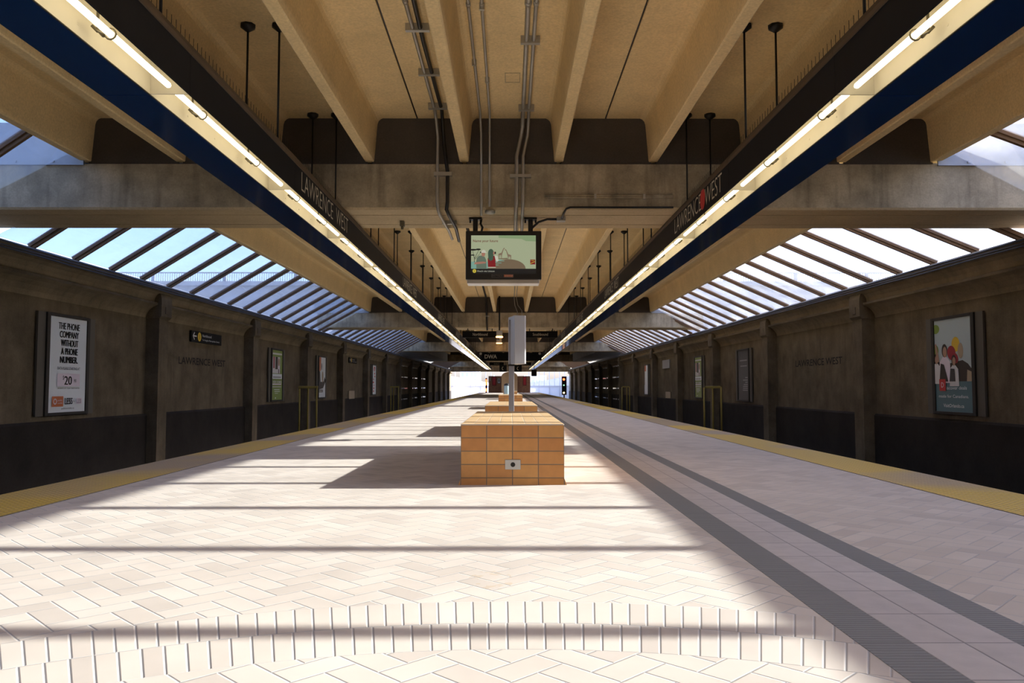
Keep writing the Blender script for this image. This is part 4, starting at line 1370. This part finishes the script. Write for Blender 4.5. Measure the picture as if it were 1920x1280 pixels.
# ------------------------------------------------------------------ far end of the platform
YW = 97.0
struct(MB().box(-2.62, 2.46, YW, YW + 0.3, 0, 2.0).build('wall_end', M['brick']))
col = MB()
pr = [(-1.0, 0.0), (-1.0, 1.9)] + [(-0.07 - 0.93 * math.cos(q), 1.9 + 0.55 * math.sin(q)) for q in [PI * k / 12 for k in range(1, 12)]] + [(0.86, 1.9), (0.86, 0.0)]
col.prism_y(pr, 93.0, 96.2)
tag(col.build('round_topped_kiosk', M['tan_wall']), 'tan round-topped block in front of the brown end wall', 'kiosk')
for x0, x1, z0, z1, m, lab in ((-2.2, -1.68, 0.85, 1.95, 'dark_red', 'red poster at the left of the brown end wall'), (1.55, 2.0, 0.85, 1.95, 'dark_red', 'red poster at the right of the brown end wall'),
                               (-1.55, -1.15, 1.1, 1.75, 'sky_print', 'framed pale blue notice on the brown end wall'), (-2.5, -2.36, 1.35, 1.9, 'white', 'narrow white notice at the far left of the brown end wall')):
    r_ = thing('notice_board', lab, 'notice', ((x0 + x1) / 2, YW, z0), 'notices on the end wall')
    w = (x1 - x0) / 2
    MB().box(-w, w, -0.05, 0.0, 0, z1 - z0).build('frame', M['frame'], r_)
    a = Art((x0 + 0.04, YW - 0.052, z0 + 0.04), (1, 0, 0), (0, 0, 1))
    a.rect(0, 2 * w - 0.08, 0, z1 - z0 - 0.08, M[m])
    if m == 'dark_red':
        for k in range(4): a.oval(w * 0.9, 0.2 + k * 0.2, 0.09, 0.05, M['red'])
    if m == 'sky_print': a.rect(0.1, 0.22, 0.15, 0.5, M['dark_print'])
    a.build('print', r_)
for xx in (-1.95, 1.78):
    o = MB().lathe((xx, YW - 0.12, 1.98), [(0.02, 0.0), (0.06, 0.03), (0.06, 0.1), (0.02, 0.13)], 10).build('wall_lamp', M['blue_light'])
    tag(o, 'tiny bluish lamp above the %s red poster' % ('left' if xx < 0 else 'right'), 'lamp')
r_ = thing('red_pillar', 'slim red lit pillar left of the brown end wall', 'pillar', (-2.86, 96.0, 0))
MB().box(-0.1, 0.1, -0.1, 0.1, 0, 1.75).build('casing', M['dark_metal'], r_)
MB().box(-0.08, 0.08, -0.12, -0.1, 0.9, 1.6).build('upper_light', M['red_light'], r_)
MB().box(-0.1, 0.1, -0.12, -0.1, 0.15, 0.5).build('lower_light', M['red_light'], r_)
r_ = thing('bag_bin', 'clear bag recycling bin with dark lid on the platform behind the third bench', 'bin', (-0.19, 44.2, 0))
MB().lathe((0, 0, 0), [(0.12, 0.02), (0.15, 0.1), (0.155, 0.75), (0.14, 0.8)], 14).build('clear_bag', M['clear_bag'], r_)
MB().lathe((0, 0, 0.8), [(0.16, 0.0), (0.17, 0.03), (0.12, 0.1), (0.05, 0.13)], 14).build('lid', M['dark_print'], r_)
MB().tube([(-0.16, 0, 0), (-0.16, 0, 0.82)], 0.012, 6).build('stand_post', M['steel'], r_)
MB().tube([(0.16, 0, 0), (0.16, 0, 0.82)], 0.012, 6).build('stand_post', M['steel'], r_)
# fascia over the end opening
struct(MB().box(-7.4, 7.4, 97.5, 98.2, 2.55, 4.45).build('trim_8', M['beam']))
# track signal on the right
r_ = thing('track_signal', 'black track signal with red, green and yellow lights by the right track', 'signal', (5.42, 80.0, -1.25))
MB().box(-0.06, 0.06, 0.0, 0.12, 0, 3.0).build('mast', M['dark_metal'], r_)
bevel(MB().box(-0.24, 0.24, -0.15, 0.05, 1.15, 3.0).build('signal_head', M['ink'], r_), 0.03, 2)
for zz, m, nm, rr in ((2.70, 'red_light', 'red_lamp', 0.11), (2.12, 'green_light', 'green_lamp', 0.07), (1.36, 'yellow_light', 'yellow_lamp', 0.09)):
    MB().tube([(-0.04, -0.22, zz), (-0.04, -0.15, zz)], rr, 14).build(nm, M[m], r_)

# ------------------------------------------------------------------ outside
for s in (-1, 1):
    r_ = thing('screen_fence', 'white fence with tall thin posts beyond the ' + SIDE[s] + ' track at the platform end', 'fence', (s * 6.6, 106.0, -1.25), 'white fences beyond the platform end')
    MB().box(-4.2, 4.2, 0.0, 0.02, 0, 1.95).build('lower_panel', M['frosted'], r_)
    MB().box(-4.2, 4.2, -0.05, 0.15, 1.95, 2.1).build('top_rail', M['white_paint'], r_)
    for q in range(13):
        xx = -4.1 + q * 0.68
        MB().box(xx - 0.04, xx + 0.04, -0.04, 0.12, 1.95 if q % 2 else 0, 4.2).build('fence_post', M['white_paint'], r_)
    struct(MB().box(s * 7.8, s * 400, -60, 1300, -1.7, 2.1).build('ground', M['ground']))
struct(MB().box(-7.8, 7.8, 101, 1300, -1.6, -1.28).build('ground', M['ground']))
br = thing('road_bridge', 'grey concrete road bridge with railing crossing above the tracks', 'bridge', (0, 55.3, 0))
d = MB().box(-70, 70, 0, 19.6, 4.62, 8.05)
for s in (-1, 1): d.box(s * 5.9, s * 70, -0.52, 19.7, 3.12, 4.62)
d.box(-70, 70, -0.25, 0.0, 7.75, 8.05)
d.build('deck', M['outer_concrete'], br)
rail = MB().box(-45, 45, -0.1, -0.04, 8.62, 8.7)
rail.build('handrail', M['grey_print'], br)
bars = MB()
for q in range(560): bars.box(-45 + q * 0.16, -44.965 + q * 0.16, -0.09, -0.055, 8.05, 8.62)
bo = bars.build('railing_bars', M['grey_print'], br); bo['kind'] = 'stuff'
posts = None
for q in range(19):
    MB().box(-44.9 + q * 4.98, -44.7 + q * 4.98, -0.12, 0.0, 8.05, 8.7).build('railing_post', M['grey_print'], br)
for x0, w, y, h, lab in ((-16.5, 8, 330, 15, 'hazy pale tower block seen beyond the left end opening'), (12.0, 9, 360, 7, 'hazy low block seen beyond the right end opening')):
    r_ = thing('tower_block', lab, 'building', (x0, y, -1.3))
    MB().box(-w / 2, w / 2, 0, 8, 0, h).build('wall', M['tower'], r_)
    wm = MB()
    for i in range(int(h / 2.6)):
        for j in range(int(w / 1.8)): wm.box(-w / 2 + 0.4 + j * 1.8, -w / 2 + 1.4 + j * 1.8, -0.05, 0.05, 0.9 + i * 2.6, 2.4 + i * 2.6)
    wm.build('windows', M['window_dark'], r_)
